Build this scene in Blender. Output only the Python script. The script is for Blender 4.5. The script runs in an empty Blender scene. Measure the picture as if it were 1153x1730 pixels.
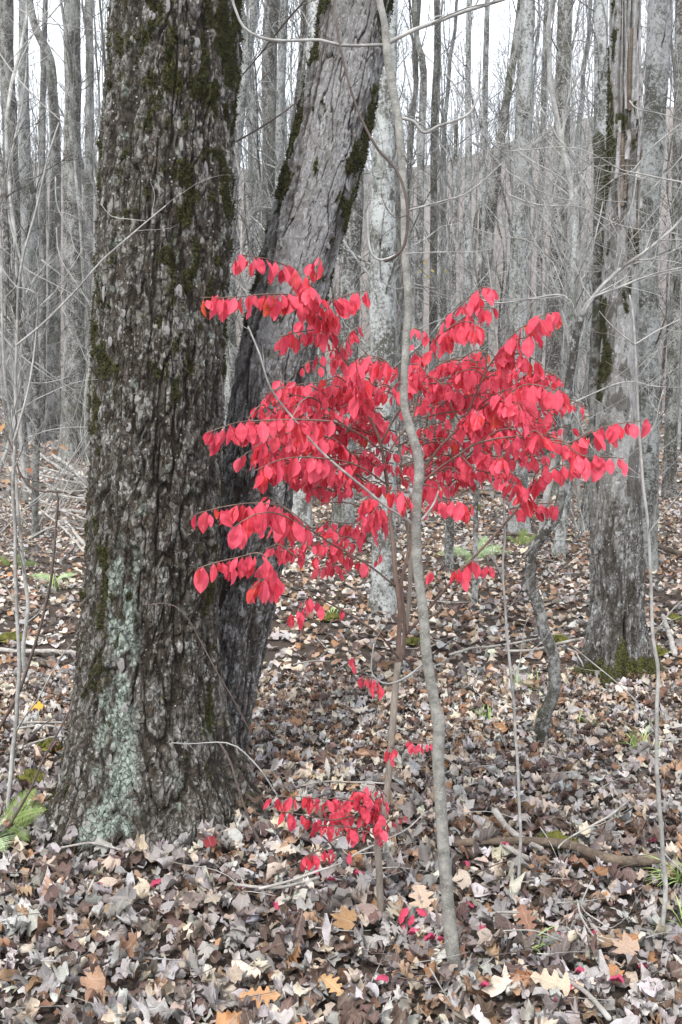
import bpy, math, time
_t0 = time.time()
def tick(m): pass
import numpy as np
from mathutils import Vector, Matrix

rng = np.random.default_rng(11)
sc = bpy.context.scene
C = sc.collection

# ------------------------------------------------------------------ camera, sky, sun, exposure
F = 1627.0; W0, H0 = 1153.0, 1730.0; HORIZON = 690.0; CAMH = 1.5
PITCH = math.atan((H0/2-HORIZON)/F)
cam_d = bpy.data.cameras.new('camera'); cam = bpy.data.objects.new('camera', cam_d); C.objects.link(cam)
cam.location = (0, 0, CAMH); cam.rotation_euler = (math.pi/2-PITCH, 0, 0)
cam_d.sensor_fit = 'VERTICAL'; cam_d.sensor_height = 24; cam_d.lens = 24*F/H0
cam_d.clip_start = 0.05; cam_d.clip_end = 1000
sc.camera = cam
SUN_EL, SUN_AZ = math.radians(52), math.radians(205)
world = bpy.data.worlds.new('World'); sc.world = world; world.use_nodes = True
wn, wl = world.node_tree.nodes, world.node_tree.links
bg = wn['Background']; bg.inputs['Strength'].default_value = 0.088
sky = wn.new('ShaderNodeTexSky'); sky.sky_type = 'NISHITA'; sky.sun_disc = False
sky.sun_elevation = SUN_EL; sky.sun_rotation = SUN_AZ
hs = wn.new('ShaderNodeHueSaturation'); hs.inputs['Saturation'].default_value = 0.5
wl.new(sky.outputs[0], hs.inputs['Color'])
tc = wn.new('ShaderNodeTexCoord'); cn = wn.new('ShaderNodeTexNoise'); cn.inputs['Scale'].default_value = 2.2
cn.inputs['Detail'].default_value = 5
wl.new(tc.outputs['Generated'], cn.inputs['Vector'])
cr = wn.new('ShaderNodeValToRGB'); cr.color_ramp.elements[0].position = .3; cr.color_ramp.elements[1].position = .7
cr.color_ramp.elements[0].color = (6.8, 7.3, 8.0, 1); cr.color_ramp.elements[1].color = (8.3, 8.7, 9.2, 1)
wl.new(cn.outputs['Fac'], cr.inputs['Fac'])
mx = wn.new('ShaderNodeMix'); mx.data_type = 'RGBA'; mx.inputs['Factor'].default_value = .88
wl.new(hs.outputs[0], mx.inputs['A']); wl.new(cr.outputs[0], mx.inputs['B']); wl.new(mx.outputs['Result'], bg.inputs['Color'])
sd = bpy.data.lights.new('sun', 'SUN'); sun = bpy.data.objects.new('sun', sd); C.objects.link(sun)
sd.energy = 1.5; sd.angle = math.radians(14); sd.color = (1, .97, .93)
sdir = Vector((math.sin(SUN_AZ)*math.cos(SUN_EL), math.cos(SUN_AZ)*math.cos(SUN_EL), math.sin(SUN_EL)))
sun.rotation_euler = sdir.to_track_quat('Z', 'Y').to_euler(); sun.location = (0, -5, 20)
sc.view_settings.view_transform = 'Standard'; sc.view_settings.look = 'None'
sc.view_settings.exposure = 1.6; sc.view_settings.gamma = 1; sc.view_settings.use_curve_mapping = False
sc.cycles.max_bounces = 6; sc.cycles.diffuse_bounces = 3; sc.cycles.transmission_bounces = 3

# ------------------------------------------------------------------ helpers: noise
def hsh(*k):
    h = np.zeros_like(np.asarray(k[0], dtype=np.int64)).astype(np.uint64)
    for i, a in enumerate(k):
        h = (h ^ (np.asarray(a).astype(np.int64).astype(np.uint64) * np.uint64(0x9E3779B97F4A7C15 + 2*i*0x1234567))) * np.uint64(0xBF58476D1CE4E5B9)
        h ^= h >> np.uint64(29)
    h *= np.uint64(0x94D049BB133111EB); h ^= h >> np.uint64(32)
    return (h & np.uint64(0xFFFFFF)).astype(np.float64)/float(0xFFFFFF)
def vnoise(x, y, z=0.0, seed=0):
    x, y, z = np.broadcast_arrays(np.asarray(x, float), np.asarray(y, float), np.asarray(z, float))
    xi, yi, zi = np.floor(x), np.floor(y), np.floor(z)
    fx, fy, fz = x-xi, y-yi, z-zi
    fx = fx*fx*(3-2*fx); fy = fy*fy*(3-2*fy); fz = fz*fz*(3-2*fz)
    o = 0
    for a in (0, 1):
        for b in (0, 1):
            for c in (0, 1):
                w = (fx if a else 1-fx)*(fy if b else 1-fy)*(fz if c else 1-fz)
                o = o + w*hsh(xi+a, yi+b, zi+c, np.full(x.shape, seed))
    return o*2-1
def fbm(x, y, z=0.0, oct=4, seed=0):
    o = 0; a = 1; t = 0
    for i in range(oct):
        o = o+a*vnoise(np.asarray(x)*2**i, np.asarray(y)*2**i, np.asarray(z)*2**i, seed+i); t += a; a *= .5
    return o/t
def worley(u, v, seed=0, wrap=None):
    ui, vi = np.floor(u), np.floor(v)
    f1 = np.full(u.shape, 9.); f2 = np.full(u.shape, 9.); idr = np.zeros(u.shape); dv = np.zeros(u.shape); du = np.zeros(u.shape)
    for a in (-1, 0, 1):
        for b in (-1, 0, 1):
            cu, cv = ui+a, vi+b
            ku = cu % wrap if wrap else cu
            s = np.full(u.shape, seed)
            pu = cu+.15+.7*hsh(ku, cv, s); pv = cv+.1+.8*hsh(ku, cv, s+1)
            d = np.sqrt((u-pu)**2+(v-pv)**2)
            n = d < f1
            f2 = np.where(n, f1, np.minimum(f2, d)); f1 = np.where(n, d, f1)
            idr = np.where(n, hsh(ku, cv, s+2), idr); dv = np.where(n, v-pv, dv); du = np.where(n, u-pu, du)
    return f1, f2, idr, du, dv
def sst(x, a, b):
    t = np.clip((x-a)/(b-a), 0, 1); return t*t*(3-2*t)

# ------------------------------------------------------------------ helpers: place
TD = np.array([-50, 0, 6, 9, 14, 20, 30, 40, 60, 100, 150, 200, 320]); TH = np.array([0, 0, 0, .08, .3, .65, 1.3, 2.1, 5.2, 19, 41, 52, 60.])
def terrain(x, y):
    x = np.asarray(x, float); y = np.asarray(y, float)
    d = np.where(y > 0, np.sqrt(np.maximum(y, 0)**2+(.6*x)**2), y)
    h = np.interp(d, TD, TH)
    h = h + .035*vnoise(x*1.1+3, y*1.1+7, 0, 5)+.018*vnoise(x*3.3, y*3.3, 0, 6)
    h = h + sst(d, 10, 40)*.35*vnoise(x*.12, y*.12, 0, 8) + sst(d, 60, 150)*9*vnoise(x*.022+5, y*.015, 0, 9)
    return h
def ray(px, py):
    x = (px-W0/2)/F; v = (H0/2-py)/F; c, s = math.cos(PITCH), math.sin(PITCH)
    return np.array([x, c+v*s, -s+v*c])
def at(px, py, Y):
    d = ray(px, py); return np.array([0, 0, CAMH])+d*(Y/d[1])
_T1 = np.concatenate([np.arange(1.2, 12, .25), np.arange(12, 200, 1.)])
def ground(px, py, lift=0.0):
    d = ray(px, py); t = _T1
    for _ in range(3):
        P = np.array([0, 0, CAMH])[None]+d[None]*t[:, None]; below = P[:, 2]-lift < terrain(P[:, 0], P[:, 1])
        k = int(np.argmax(below)) if below.any() else len(t)-1
        if k == 0: return P[0]
        t = np.linspace(t[k-1], t[k], 12)
    return P[k]

# ------------------------------------------------------------------ helpers: objects
def mesh_np(name, V, Q=None, T=None, mat=None, attrs=None, uv=None, smooth=True, col=None):
    me = bpy.data.meshes.new(name); V = np.asarray(V, np.float32)
    fs = []; st = []; n0 = 0
    for A, k in ((Q, 4), (T, 3)):
        if A is not None and len(A):
            A = np.asarray(A, np.int32); fs.append(A.ravel()); st.append(n0+np.arange(len(A))*k); n0 += A.size
    L = np.concatenate(fs).astype(np.int32); S = np.concatenate(st).astype(np.int32)
    me.vertices.add(len(V)); me.vertices.foreach_set('co', V.ravel())
    me.loops.add(len(L)); me.loops.foreach_set('vertex_index', L)
    me.polygons.add(len(S)); me.polygons.foreach_set('loop_start', S)
    if smooth: me.polygons.foreach_set('use_smooth', np.ones(len(S), bool))
    me.update(calc_edges=True)
    for k, a in (attrs or {}).items():
        at_ = me.attributes.new(k, 'FLOAT', 'POINT'); at_.data.foreach_set('value', np.asarray(a, np.float32).ravel())
    if col is not None:
        ca = me.attributes.new('tone', 'FLOAT_COLOR', 'POINT')
        c4 = np.ones((len(V), 4), np.float32); c4[:, :3] = col; ca.data.foreach_set('color', c4.ravel())
    if uv is not None:
        ul = me.uv_layers.new(name='UVMap'); ul.data.foreach_set('uv', np.asarray(uv, np.float32)[L].ravel())
    if mat: me.materials.append(mat)
    return me
def props(o, label=None, cat=None, group=None, kind=None):
    if label: o['label'] = label
    if cat: o['category'] = cat
    if group: o['group'] = group
    if kind: o['kind'] = kind
    return o
def link(name, me, parent=None, **kw):
    o = bpy.data.objects.new(name, me); C.objects.link(o)
    if parent is not None:
        o.parent = parent; o.location = -parent.location
    return props(o, **kw)
def empty(name, loc, label, cat, group=None):
    o = bpy.data.objects.new(name, None); C.objects.link(o); o.location = Vector([float(a) for a in loc]); o.empty_display_size = .1
    return props(o, label, cat, group)
def solo(name, V, Q, T, mat, label, cat, group=None, kind=None, **kw):
    V = np.asarray(V, float); b = np.array([V[:, 0].mean(), V[:, 1].mean(), V[:, 2].min()])
    o = bpy.data.objects.new(name, mesh_np(name, V-b, Q, T, mat, **kw)); C.objects.link(o); o.location = Vector(b)
    return props(o, label, cat, group, kind)

def tubes(P, R, k=5, tip=True):
    """P (M,n,3) polylines with radii R (M,n) -> one vertex/quad/tri set"""
    P = np.asarray(P, float); R = np.asarray(R, float)
    M, n, _ = P.shape
    t = np.gradient(P, axis=1); t /= np.linalg.norm(t, axis=2, keepdims=True)+1e-9
    mt = np.abs(t.mean(axis=1)); ref = np.zeros((M, 3)); ref[np.arange(M), mt.argmin(axis=1)] = 1
    u = np.cross(t, ref[:, None, :]); u /= np.linalg.norm(u, axis=2, keepdims=True)+1e-9
    w = np.cross(t, u)
    a = np.arange(k)*2*np.pi/k
    V = P[:, :, None, :]+R[:, :, None, None]*(np.cos(a)[None, None, :, None]*u[:, :, None, :]+np.sin(a)[None, None, :, None]*w[:, :, None, :])
    V = V.reshape(-1, 3)
    i = np.arange(n-1)[:, None]*k+np.arange(k)[None, :]; j = np.arange(n-1)[:, None]*k+(np.arange(k)[None, :]+1) % k
    q = np.stack([i, j, j+k, i+k], -1).reshape(-1, 4)
    Q = (q[None]+(np.arange(M)*n*k)[:, None, None]).reshape(-1, 4)
    T = np.zeros((0, 3), int)
    if tip:
        base = len(V); V = np.vstack([V, P[:, -1]+t[:, -1]*R[:, -1:]*1.0, P[:, 0]-t[:, 0]*R[:, :1]*.6])
        kk = np.arange(k); e = (np.arange(M)*n*k+(n-1)*k)[:, None]
        T1 = np.stack([e+kk[None], e+(kk[None]+1) % k, np.repeat((base+np.arange(M))[:, None], k, 1)], -1).reshape(-1, 3)
        s = (np.arange(M)*n*k)[:, None]
        T2 = np.stack([s+(kk[None]+1) % k, s+kk[None], np.repeat((base+M+np.arange(M))[:, None], k, 1)], -1).reshape(-1, 3)
        T = np.vstack([T1, T2])
    return V, Q, T
def joinparts(parts):
    Vs, Qs, Ts, o = [], [], [], 0
    for V, Q, T in parts:
        Vs.append(V); Qs.append(np.asarray(Q, int).reshape(-1, 4)+o); Ts.append(np.asarray(T, int).reshape(-1, 3)+o); o += len(V)
    return np.vstack(Vs), np.vstack(Qs), np.vstack(Ts)
def smooth_line(P, R, step=.05, wob=0.0, seed=0):
    """resample a coarse polyline as a Catmull-Rom curve"""
    P = np.asarray(P, float); R = np.asarray(R, float); out = []; ro = []
    n = len(P); ext = np.vstack([2*P[0]-P[1], P, 2*P[-1]-P[-2]])
    for i in range(n-1):
        a, b, c, d = ext[i], ext[i+1], ext[i+2], ext[i+3]
        m = max(2, int(np.linalg.norm(c-b)/step)+1)
        for k in range(m):
            s = k/m
            out.append(.5*((2*b)+(-a+c)*s+(2*a-5*b+4*c-d)*s*s+(-a+3*b-3*c+d)*s**3)); ro.append(R[i]*(1-s)+R[i+1]*s)
    out.append(P[-1]); ro.append(R[-1]); out = np.array(out); ro = np.array(ro)
    if wob:
        s = np.arange(len(out))*step*9
        out = out+wob*np.stack([vnoise(s, seed+.5, 0, 1), vnoise(s, seed+.5, 0, 2), vnoise(s, seed+.5, 0, 3)], -1)
    return out, ro
def line_px(pts, Y=None, rp=(5, 3)):
    """pts (px,py[,Y]) -> world polyline, radius given in picture pixels at both ends"""
    P = [at(p[0], p[1], (p[2] if len(p) > 2 else Y)) for p in pts]
    n = len(P); R = [(rp[0]+(rp[1]-rp[0])*i/(n-1))*P[i][1]/F for i in range(n)]
    return np.array(P), np.array(R)
def limb(P, R, k=6, step=.05, wob=.003, seed=0):
    p, r = smooth_line(P, R, step, wob, seed); return tubes(p[None], r[None], k)
def side_twigs(P, R, n, L, up=.4, seed=0, spread=1., rs=.45, k=4, levels=1, tmin=.1):
    """small twigs leaving a limb, and twigs on those"""
    g = np.random.default_rng(seed); out = []
    m = len(P); idx = g.uniform(tmin*(m-1), m-1.01, n); i0 = idx.astype(int); f = (idx-i0)[:, None]
    b = P[i0]*(1-f)+P[np.minimum(i0+1, m-1)]*f; r0 = np.interp(idx, np.arange(m), R)*rs
    tg = np.gradient(P, axis=0)[i0]; tg /= np.linalg.norm(tg, axis=1, keepdims=True)+1e-9
    d = g.normal(size=(n, 3))*spread; d -= (d*tg).sum(1, keepdims=True)*tg; d /= np.linalg.norm(d, axis=1, keepdims=True)+1e-9
    d = d+tg*g.uniform(.3, 1.1, (n, 1)); d[:, 2] += up; d /= np.linalg.norm(d, axis=1, keepdims=True)
    ln = g.uniform(L[0], L[1], n); nn = 7
    Q = [b]
    for s in range(1, nn):
        d = d+g.normal(size=(n, 3))*.16; d[:, 2] += .03; d /= np.linalg.norm(d, axis=1, keepdims=True)
        Q.append(Q[-1]+d*(ln/(nn-1))[:, None])
    PP = np.stack(Q, 1); RR = r0[:, None]*np.linspace(1, .3, nn)[None]
    out.append(tubes(PP, RR, k, False))
    if levels > 1:
        for j in range(n):
            out += side_twigs(PP[j], RR[j], 4, (L[0]*.35, L[1]*.45), up*.7, seed*97+j, spread, .6, 3, levels-1, .2)
    return out

# ------------------------------------------------------------------ materials
def newmat(name):
    m = bpy.data.materials.new(name); m.use_nodes = True; nt = m.node_tree
    b = nt.nodes['Principled BSDF']; b.inputs['Roughness'].default_value = .85; b.inputs['Specular IOR Level'].default_value = .25
    return m, nt, b
class NT:
    def __init__(s, nt): s.nt = nt
    def n(s, t, **kw):
        x = s.nt.nodes.new(t)
        for k, v in kw.items(): setattr(x, k, v)
        return x
    def l(s, a, b): s.nt.links.new(a, b)
    def coord(s, sx=1, sy=1, sz=1, what='Object', rand=False):
        t = s.n('ShaderNodeTexCoord'); m = s.n('ShaderNodeMapping'); m.inputs['Scale'].default_value = (sx, sy, sz); s.l(t.outputs[what], m.inputs['Vector'])
        if rand:
            o = s.n('ShaderNodeObjectInfo'); ml = s.n('ShaderNodeMath', operation='MULTIPLY'); ml.inputs[1].default_value = 37
            s.l(o.outputs['Random'], ml.inputs[0]); s.l(ml.outputs[0], m.inputs['Location'])
        return m.outputs[0]
    def noise(s, vec, scale, detail=4, rough=.6):
        x = s.n('ShaderNodeTexNoise'); x.inputs['Scale'].default_value = scale; x.inputs['Detail'].default_value = detail; x.inputs['Roughness'].default_value = rough
        s.l(vec, x.inputs['Vector']); return x.outputs['Fac']
    def voro(s, vec, scale, feat='F1', rnd=1.0):
        x = s.n('ShaderNodeTexVoronoi', feature=feat); x.inputs['Scale'].default_value = scale; x.inputs['Randomness'].default_value = rnd
        s.l(vec, x.inputs['Vector']); return x
    def ramp(s, v, a, b, c0=(0, 0, 0), c1=(1, 1, 1)):
        x = s.n('ShaderNodeValToRGB'); e = x.color_ramp.elements
        if a > b: a, b, c0, c1 = b, a, c1, c0
        e[0].position = a; e[1].position = b; e[0].color = (*c0, 1); e[1].color = (*c1, 1); s.l(v, x.inputs['Fac']); return x.outputs['Color']
    def mix(s, f, a, b, blend='MIX'):
        x = s.n('ShaderNodeMix', data_type='RGBA', blend_type=blend)
        for sock, v in (('Factor', f), ('A', a), ('B', b)):
            if isinstance(v, (tuple, list)): x.inputs[sock].default_value = (*v, 1)
            elif isinstance(v, (int, float)): x.inputs[sock].default_value = v
            else: s.l(v, x.inputs[sock])
        return x.outputs['Result']
    def math(s, op, a, b=0.0):
        x = s.n('ShaderNodeMath', operation=op)
        for i, v in ((0, a), (1, b)):
            if isinstance(v, (int, float)): x.inputs[i].default_value = v
            else: s.l(v, x.inputs[i])
        return x.outputs[0]
    def attr(s, name, out='Fac', typ='GEOMETRY'):
        x = s.n('ShaderNodeAttribute', attribute_name=name, attribute_type=typ); return x.outputs[out]
    def bump(s, b, h, strength=.4, dist=.005):
        x = s.n('ShaderNodeBump'); x.inputs['Strength'].default_value = strength; x.inputs['Distance'].default_value = dist
        s.l(h, x.inputs['Height']); s.l(x.outputs[0], b.inputs['Normal'])

def bark_attr_mat(name, grey, light, brown, inner, speck=.5):
    m, nt, b = newmat(name); N = NT(nt)
    v = N.coord(); vs = N.coord(1, 1, .35)
    cell = N.attr('cell'); crack = N.attr('crack'); moss = N.attr('moss'); lich = N.attr('lich')
    n1 = N.noise(v, 9, 6); n2 = N.noise(v, 70, 5, .7); n3 = N.noise(vs, 35, 5, .7)
    c = N.mix(N.ramp(cell, .25, .6), brown, grey)
    c = N.mix(N.math('MULTIPLY', N.ramp(cell, .68, .78), N.ramp(n1, .35, .55)), c, light)
    c = N.mix(N.ramp(n1, .35, .62), c, N.mix(.75, c, brown))
    c = N.mix(N.ramp(n3, .4, .68), N.mix(.35, c, brown), N.mix(.12, c, light))
    if name.startswith('smooth'):
        dn = N.noise(N.coord(1, 1, .6), 7.5, 7, .78); up_ = N.n('ShaderNodeSeparateXYZ'); N.l(v, up_.inputs[0]); dm = N.math('MULTIPLY', N.ramp(dn, .60, .64), N.ramp(N.math('MULTIPLY', up_.outputs[2], .25), .28, .36)); c = N.mix(dm, c, (.035, .034, .026))
        vs_ = N.voro(v, 17); c = N.mix(N.math('MULTIPLY', N.ramp(vs_.outputs['Distance'], .22, .15), N.math('MULTIPLY', N.ramp(vs_.outputs['Color'], .5, .55), .85)), c, (.05, .045, .04))
    dv_ = N.n('ShaderNodeTexNoise'); dv_.inputs['Scale'].default_value = 28; dv_.inputs['Detail'].default_value = 5; N.l(v, dv_.inputs['Vector'])
    off = N.n('ShaderNodeVectorMath', operation='SCALE'); off.inputs['Scale'].default_value = .06; N.l(dv_.outputs['Color'], off.inputs[0])
    ad = N.n('ShaderNodeVectorMath', operation='ADD'); N.l(v, ad.inputs[0]); N.l(off.outputs[0], ad.inputs[1])
    mp = N.n('ShaderNodeMapping'); mp.inputs['Scale'].default_value = (1, 1, .48); N.l(ad.outputs[0], mp.inputs['Vector'])
    fe = N.voro(mp.outputs[0], 46, 'DISTANCE_TO_EDGE'); fc = N.voro(mp.outputs[0], 46); sc_ = N.n('ShaderNodeSeparateColor'); N.l(fc.outputs['Color'], sc_.inputs[0])
    flk = N.math('MULTIPLY', N.ramp(sc_.outputs[0], .55, .72), N.ramp(crack, .7, .3))
    zz_ = N.n('ShaderNodeSeparateXYZ'); N.l(v, zz_.inputs[0])
    FL = .8 if name.startswith('maple') else N.math('ADD', .22, N.math('MULTIPLY', N.ramp(N.math('MULTIPLY', zz_.outputs[2], .25), *((.45, .33) if name.startswith('lean') else (.28, .17))), .62))
    c = N.mix(N.math('MULTIPLY', flk, N.math('MULTIPLY', .5, FL)), c, light); c = N.mix(N.math('MULTIPLY', N.ramp(sc_.outputs[1], .62, .8), N.math('MULTIPLY', .6, FL)), c, brown)
    c = N.mix(N.math('MULTIPLY', N.ramp(fe.outputs['Distance'], .09, .0), N.math('MULTIPLY', .55, FL)), c, inner)
    fh = N.math('MULTIPLY', N.ramp(fe.outputs['Distance'], .0, .10), N.math('ADD', sc_.outputs[0], .6))
    hf = N.noise(N.coord(1, 1, .3), 60, 6, .8); c = N.mix(N.math('MULTIPLY', N.ramp(hf, .46, .56), N.math('MULTIPLY', .7, FL)), c, N.mix(.55, c, inner)); c = N.mix(N.math('MULTIPLY', N.ramp(hf, .43, .37), .6), c, light)
    c = N.mix(N.math('MULTIPLY', crack, .85), c, inner)
    vd = N.voro(v, 55); sp = N.ramp(vd.outputs['Distance'], .22, .14); sp = N.math('MULTIPLY', sp, N.ramp(vd.outputs['Color'], .62, .7))
    c = N.mix(N.math('MULTIPLY', sp, speck), c, (.52, .52, .5))
    lc = N.mix(N.ramp(n2, .35, .65), (.13, .15, .125), (.33, .385, .335))
    c = N.mix(N.math('MULTIPLY', N.math('MULTIPLY', lich, N.ramp(fe.outputs['Distance'], -.06, .05)), N.ramp(n2, .30, .50)), c, lc)
    c = N.mix(N.math('MULTIPLY', lich, .0), c, lc)
    mc = N.mix(N.ramp(n2, .35, .7), (.018, .019, .008), (.065, .06, .018))
    c = N.mix(N.math('MULTIPLY', moss, N.ramp(n2, .2, .45)), c, mc)
    N.l(c, b.inputs['Base Color']); N.bump(b, N.math('ADD', N.math('MULTIPLY', fh, N.math('MULTIPLY', 1.6, FL)), N.math('ADD', n2, N.math('MULTIPLY', n3, 1.))), .9, .005)
    b.inputs['Roughness'].default_value = .9
    return m
M_MAPLE = bark_attr_mat('maple_bark', (.098, .088, .073), (.38, .37, .345), (.046, .034, .023), (.02, .0145, .0095))
M_LEAN = bark_attr_mat('leaning_bark', (.19, .188, .188), (.45, .45, .455), (.085, .074, .065), (.025, .018, .014), .3)
M_BEECHN = bark_attr_mat('smooth_bark_near', (.33, .33, .33), (.46, .46, .46), (.11, .10, .085), (.035, .028, .02), .8)

def bark_far(name, base, light, dark, spots=.5, rough=0., mossy=.3):
    m, nt, b = newmat(name); N = NT(nt)
    v = N.coord(rand=True); vs = N.coord(1, 1, .22, rand=True)
    n1 = N.noise(N.coord(1, 1, .5, rand=True), 4.2, 8, .78); n2 = N.noise(vs, 16, 7, .8); n3 = N.noise(v, 38, 5, .8)
    c = N.mix(N.ramp(n2, .42, .58), N.mix(.35+.45*rough, base, dark), base)
    c = N.mix(N.ramp(n1, .50, .56), c, N.mix(.8, c, light))
    c = N.mix(N.ramp(n1, .475, .44), c, N.mix(.9, c, dark))
    c = N.mix(N.math('MULTIPLY', N.ramp(n3, .54, .58), .75), c, light)
    c = N.mix(N.math('MULTIPLY', N.ramp(n3, .465, .42), .8), c, dark)
    vd = N.voro(v, 5.5); s = N.math('MULTIPLY', N.ramp(N.math('ADD', vd.outputs['Distance'], N.math('MULTIPLY', N.math('SUBTRACT', n3, .5), .9)), .24, .17), N.ramp(vd.outputs['Color'], .45, .5))
    c = N.mix(N.math('MULTIPLY', s, spots), c, (.03, .03, .022))
    mm = N.noise(v, 1.1, 6, .75)
    c = N.mix(N.math('MULTIPLY', N.ramp(mm, .54, .62), mossy), c, (.05, .055, .022))
    oi = N.n('ShaderNodeObjectInfo')
    hv = N.n('ShaderNodeHueSaturation'); N.l(c, hv.inputs['Color']); N.l(N.math('ADD', N.math('MULTIPLY', oi.outputs['Random'], .5), .6), hv.inputs['Value'])
    N.l(hv.outputs[0], b.inputs['Base Color']); N.bump(b, N.math('ADD', n2, n3), .5, .012 if rough else .006)
    return m
M_BEECH = bark_far('smooth_grey_bark', (.27, .275, .265), (.42, .43, .42), (.07, .066, .054), .85, 0, .55)
M_DARK = bark_far('rough_dark_bark', (.13, .12, .108), (.30, .30, .28), (.03, .025, .02), .4, .6, .6)
M_GREY = bark_far('furrowed_grey_bark', (.18, .175, .165), (.40, .40, .385), (.05, .044, .036), .6, .3, .5)

def simple(name, a, b_, scale=12, sz=1., rough=.8, bumpd=.003, speck=0):
    m, nt, b = newmat(name); N = NT(nt); v = N.coord(1, 1, sz, rand=True)
    n1 = N.noise(v, scale, 5); n2 = N.noise(v, scale*7, 4)
    c = N.mix(N.ramp(n1, .35, .65), a, b_); c = N.mix(N.math('MULTIPLY', N.ramp(n2, .5, .7), .35), c, tuple(x*1.8 for x in b_))
    if speck:
        vd = N.voro(v, 60); c = N.mix(N.math('MULTIPLY', N.ramp(vd.outputs['Distance'], .25, .15), speck), c, (.42, .40, .36))
    N.l(c, b.inputs['Base Color']); N.bump(b, n2, .5, bumpd); b.inputs['Roughness'].default_value = rough
    return m
M_SAP = simple('sapling_bark', (.11, .105, .092), (.26, .25, .225), 26, 1.4, .75, .003, .3)
M_TWIG = simple('grey_twig', (.14, .135, .125), (.36, .35, .33), 6, 1)
M_TWIGD = simple('dark_twig', (.06, .045, .038), (.12, .09, .08), 6, 1)
M_RED_TWIG = simple('shrub_bark', (.09, .055, .045), (.17, .12, .095), 18, .4)
M_SHRUBSTEM = simple('shrub_stem_bark', (.14, .12, .10), (.26, .225, .19), 25, .2, .85, .004)
M_LOG = simple('dead_wood', (.16, .14, .125), (.38, .36, .33), 8, 1, .9, .006)
M_BROWNLOG = simple('rotting_wood', (.045, .033, .024), (.15, .115, .085), 12, 1, .9, .008)
M_MOSS = simple('moss', (.05, .052, .014), (.17, .165, .035), 30, 1, .95, .004)
M_MOSSD = simple('dark_moss', (.014, .015, .006), (.055, .052, .015), 30, 1, .95, .004)
M_PLATE = simple('bark_plate', (.10, .09, .082), (.30, .285, .28), 20, 1, .9, .003)
M_GREEN = simple('green_leaf', (.08, .12, .03), (.16, .21, .06), 20, 1, .6)
M_PALEFERN = simple('pale_fern', (.20, .29, .13), (.36, .46, .24), 20, 1, .6)
M_GRASS = simple('grass_blade', (.14, .22, .06), (.33, .42, .16), 9, 1, .6)
M_STONE = simple('stone', (.16, .16, .15), (.32, .32, .31), 9, 1, .9, .008)

def leafmat(name, source, back=None, trans=.15, veins=1., rough=.7, blotch=.6, red=False):
    m, nt, b = newmat(name); N = NT(nt)
    if source == 'attr': base = N.attr('tone', 'Color')
    elif source == 'obj': base = N.n('ShaderNodeObjectInfo').outputs['Color']
    v = N.coord(); n1 = N.noise(v, 38 if not red else 60, 5, .65); n2 = N.noise(v, 160, 3)
    c = N.mix(N.math('MULTIPLY', N.ramp(n1, .42, .66), blotch), base, N.mix(1, base, (.45, .36, .30) if not red else (.85, .5, .7), 'MULTIPLY'))
    uvn = N.n('ShaderNodeTexCoord'); sp = N.n('ShaderNodeSeparateXYZ'); N.l(uvn.outputs['UV'], sp.inputs[0])
    au = N.math('ABSOLUTE', N.math('SUBTRACT', sp.outputs[0], .5))
    midrib = N.ramp(au, .035, .012)
    w = N.math('SUBTRACT', sp.outputs[1], N.math('MULTIPLY', au, .9)); w = N.math('MULTIPLY', w, 9.)
    w = N.math('ABSOLUTE', N.math('SUBTRACT', N.math('FRACT', w), .5)); side = N.ramp(w, .09, .03)
    vein = N.math('MAXIMUM', midrib, side)
    c = N.mix(N.math('MULTIPLY', vein, .28*veins), c, N.mix(.6, base, (.75, .35, .3)) if red else N.mix(.5, base, (.6, .52, .42)))
    if back:
        g = N.n('ShaderNodeNewGeometry'); c = N.mix(N.math('MULTIPLY', g.outputs['Backfacing'], .6), c, back)
    N.l(c, b.inputs['Base Color']); b.inputs['Roughness'].default_value = rough
    N.bump(b, N.math('ADD', N.math('MULTIPLY', vein, -1.2 if not red else -.8), N.math('ADD', n1, n2)), .5, .0025 if not red else .0012)
    tr = N.n('ShaderNodeBsdfTranslucent'); N.l(c, tr.inputs['Color']); ms = N.n('ShaderNodeMixShader'); ms.inputs[0].default_value = trans
    N.l(b.outputs[0], ms.inputs[1]); N.l(tr.outputs[0], ms.inputs[2]); N.l(ms.outputs[0], nt.nodes['Material Output'].inputs['Surface'])
    return m
M_DEADA = leafmat('dead_leaf_litter', 'attr', rough=.52); M_DEADO = leafmat('dead_leaf', 'obj', rough=.52)
M_REDA = leafmat('red_leaf_mass', 'attr', (.76, .10, .16), .36, 1.5, .42, .35, True); M_REDO = leafmat('red_leaf', 'obj', (.76, .10, .16), .36, 1.5, .42, .35, True)

# ground
m, nt, b = newmat('forest_soil'); N = NT(nt); v = N.coord()
va = N.voro(v, 9); vb = N.voro(v, 21); n0 = N.noise(v, .5, 5); n1 = N.noise(v, 30, 4)
cr_ = N.n('ShaderNodeValToRGB'); e = cr_.color_ramp.elements
cols = [(0, (.06, .042, .035)), (.2, (.17, .10, .065)), (.4, (.23, .20, .19)), (.6, (.25, .185, .14)), (.8, (.36, .33, .31)), (1, (.42, .33, .25))]
e[0].position, e[0].color = 0, (*cols[0][1], 1); e[1].position, e[1].color = 1, (*cols[-1][1], 1)
for p_, c_ in cols[1:-1]:
    x_ = e.new(p_); x_.color = (*c_, 1)
sepc = N.n('ShaderNodeSeparateColor'); N.l(vb.outputs['Color'], sepc.inputs[0]); N.l(sepc.outputs[0], cr_.inputs['Fac'])
c = N.mix(.68, cr_.outputs[0], N.mix(N.ramp(n0, .4, .6), (.15, .13, .115), (.095, .088, .082)))
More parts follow.
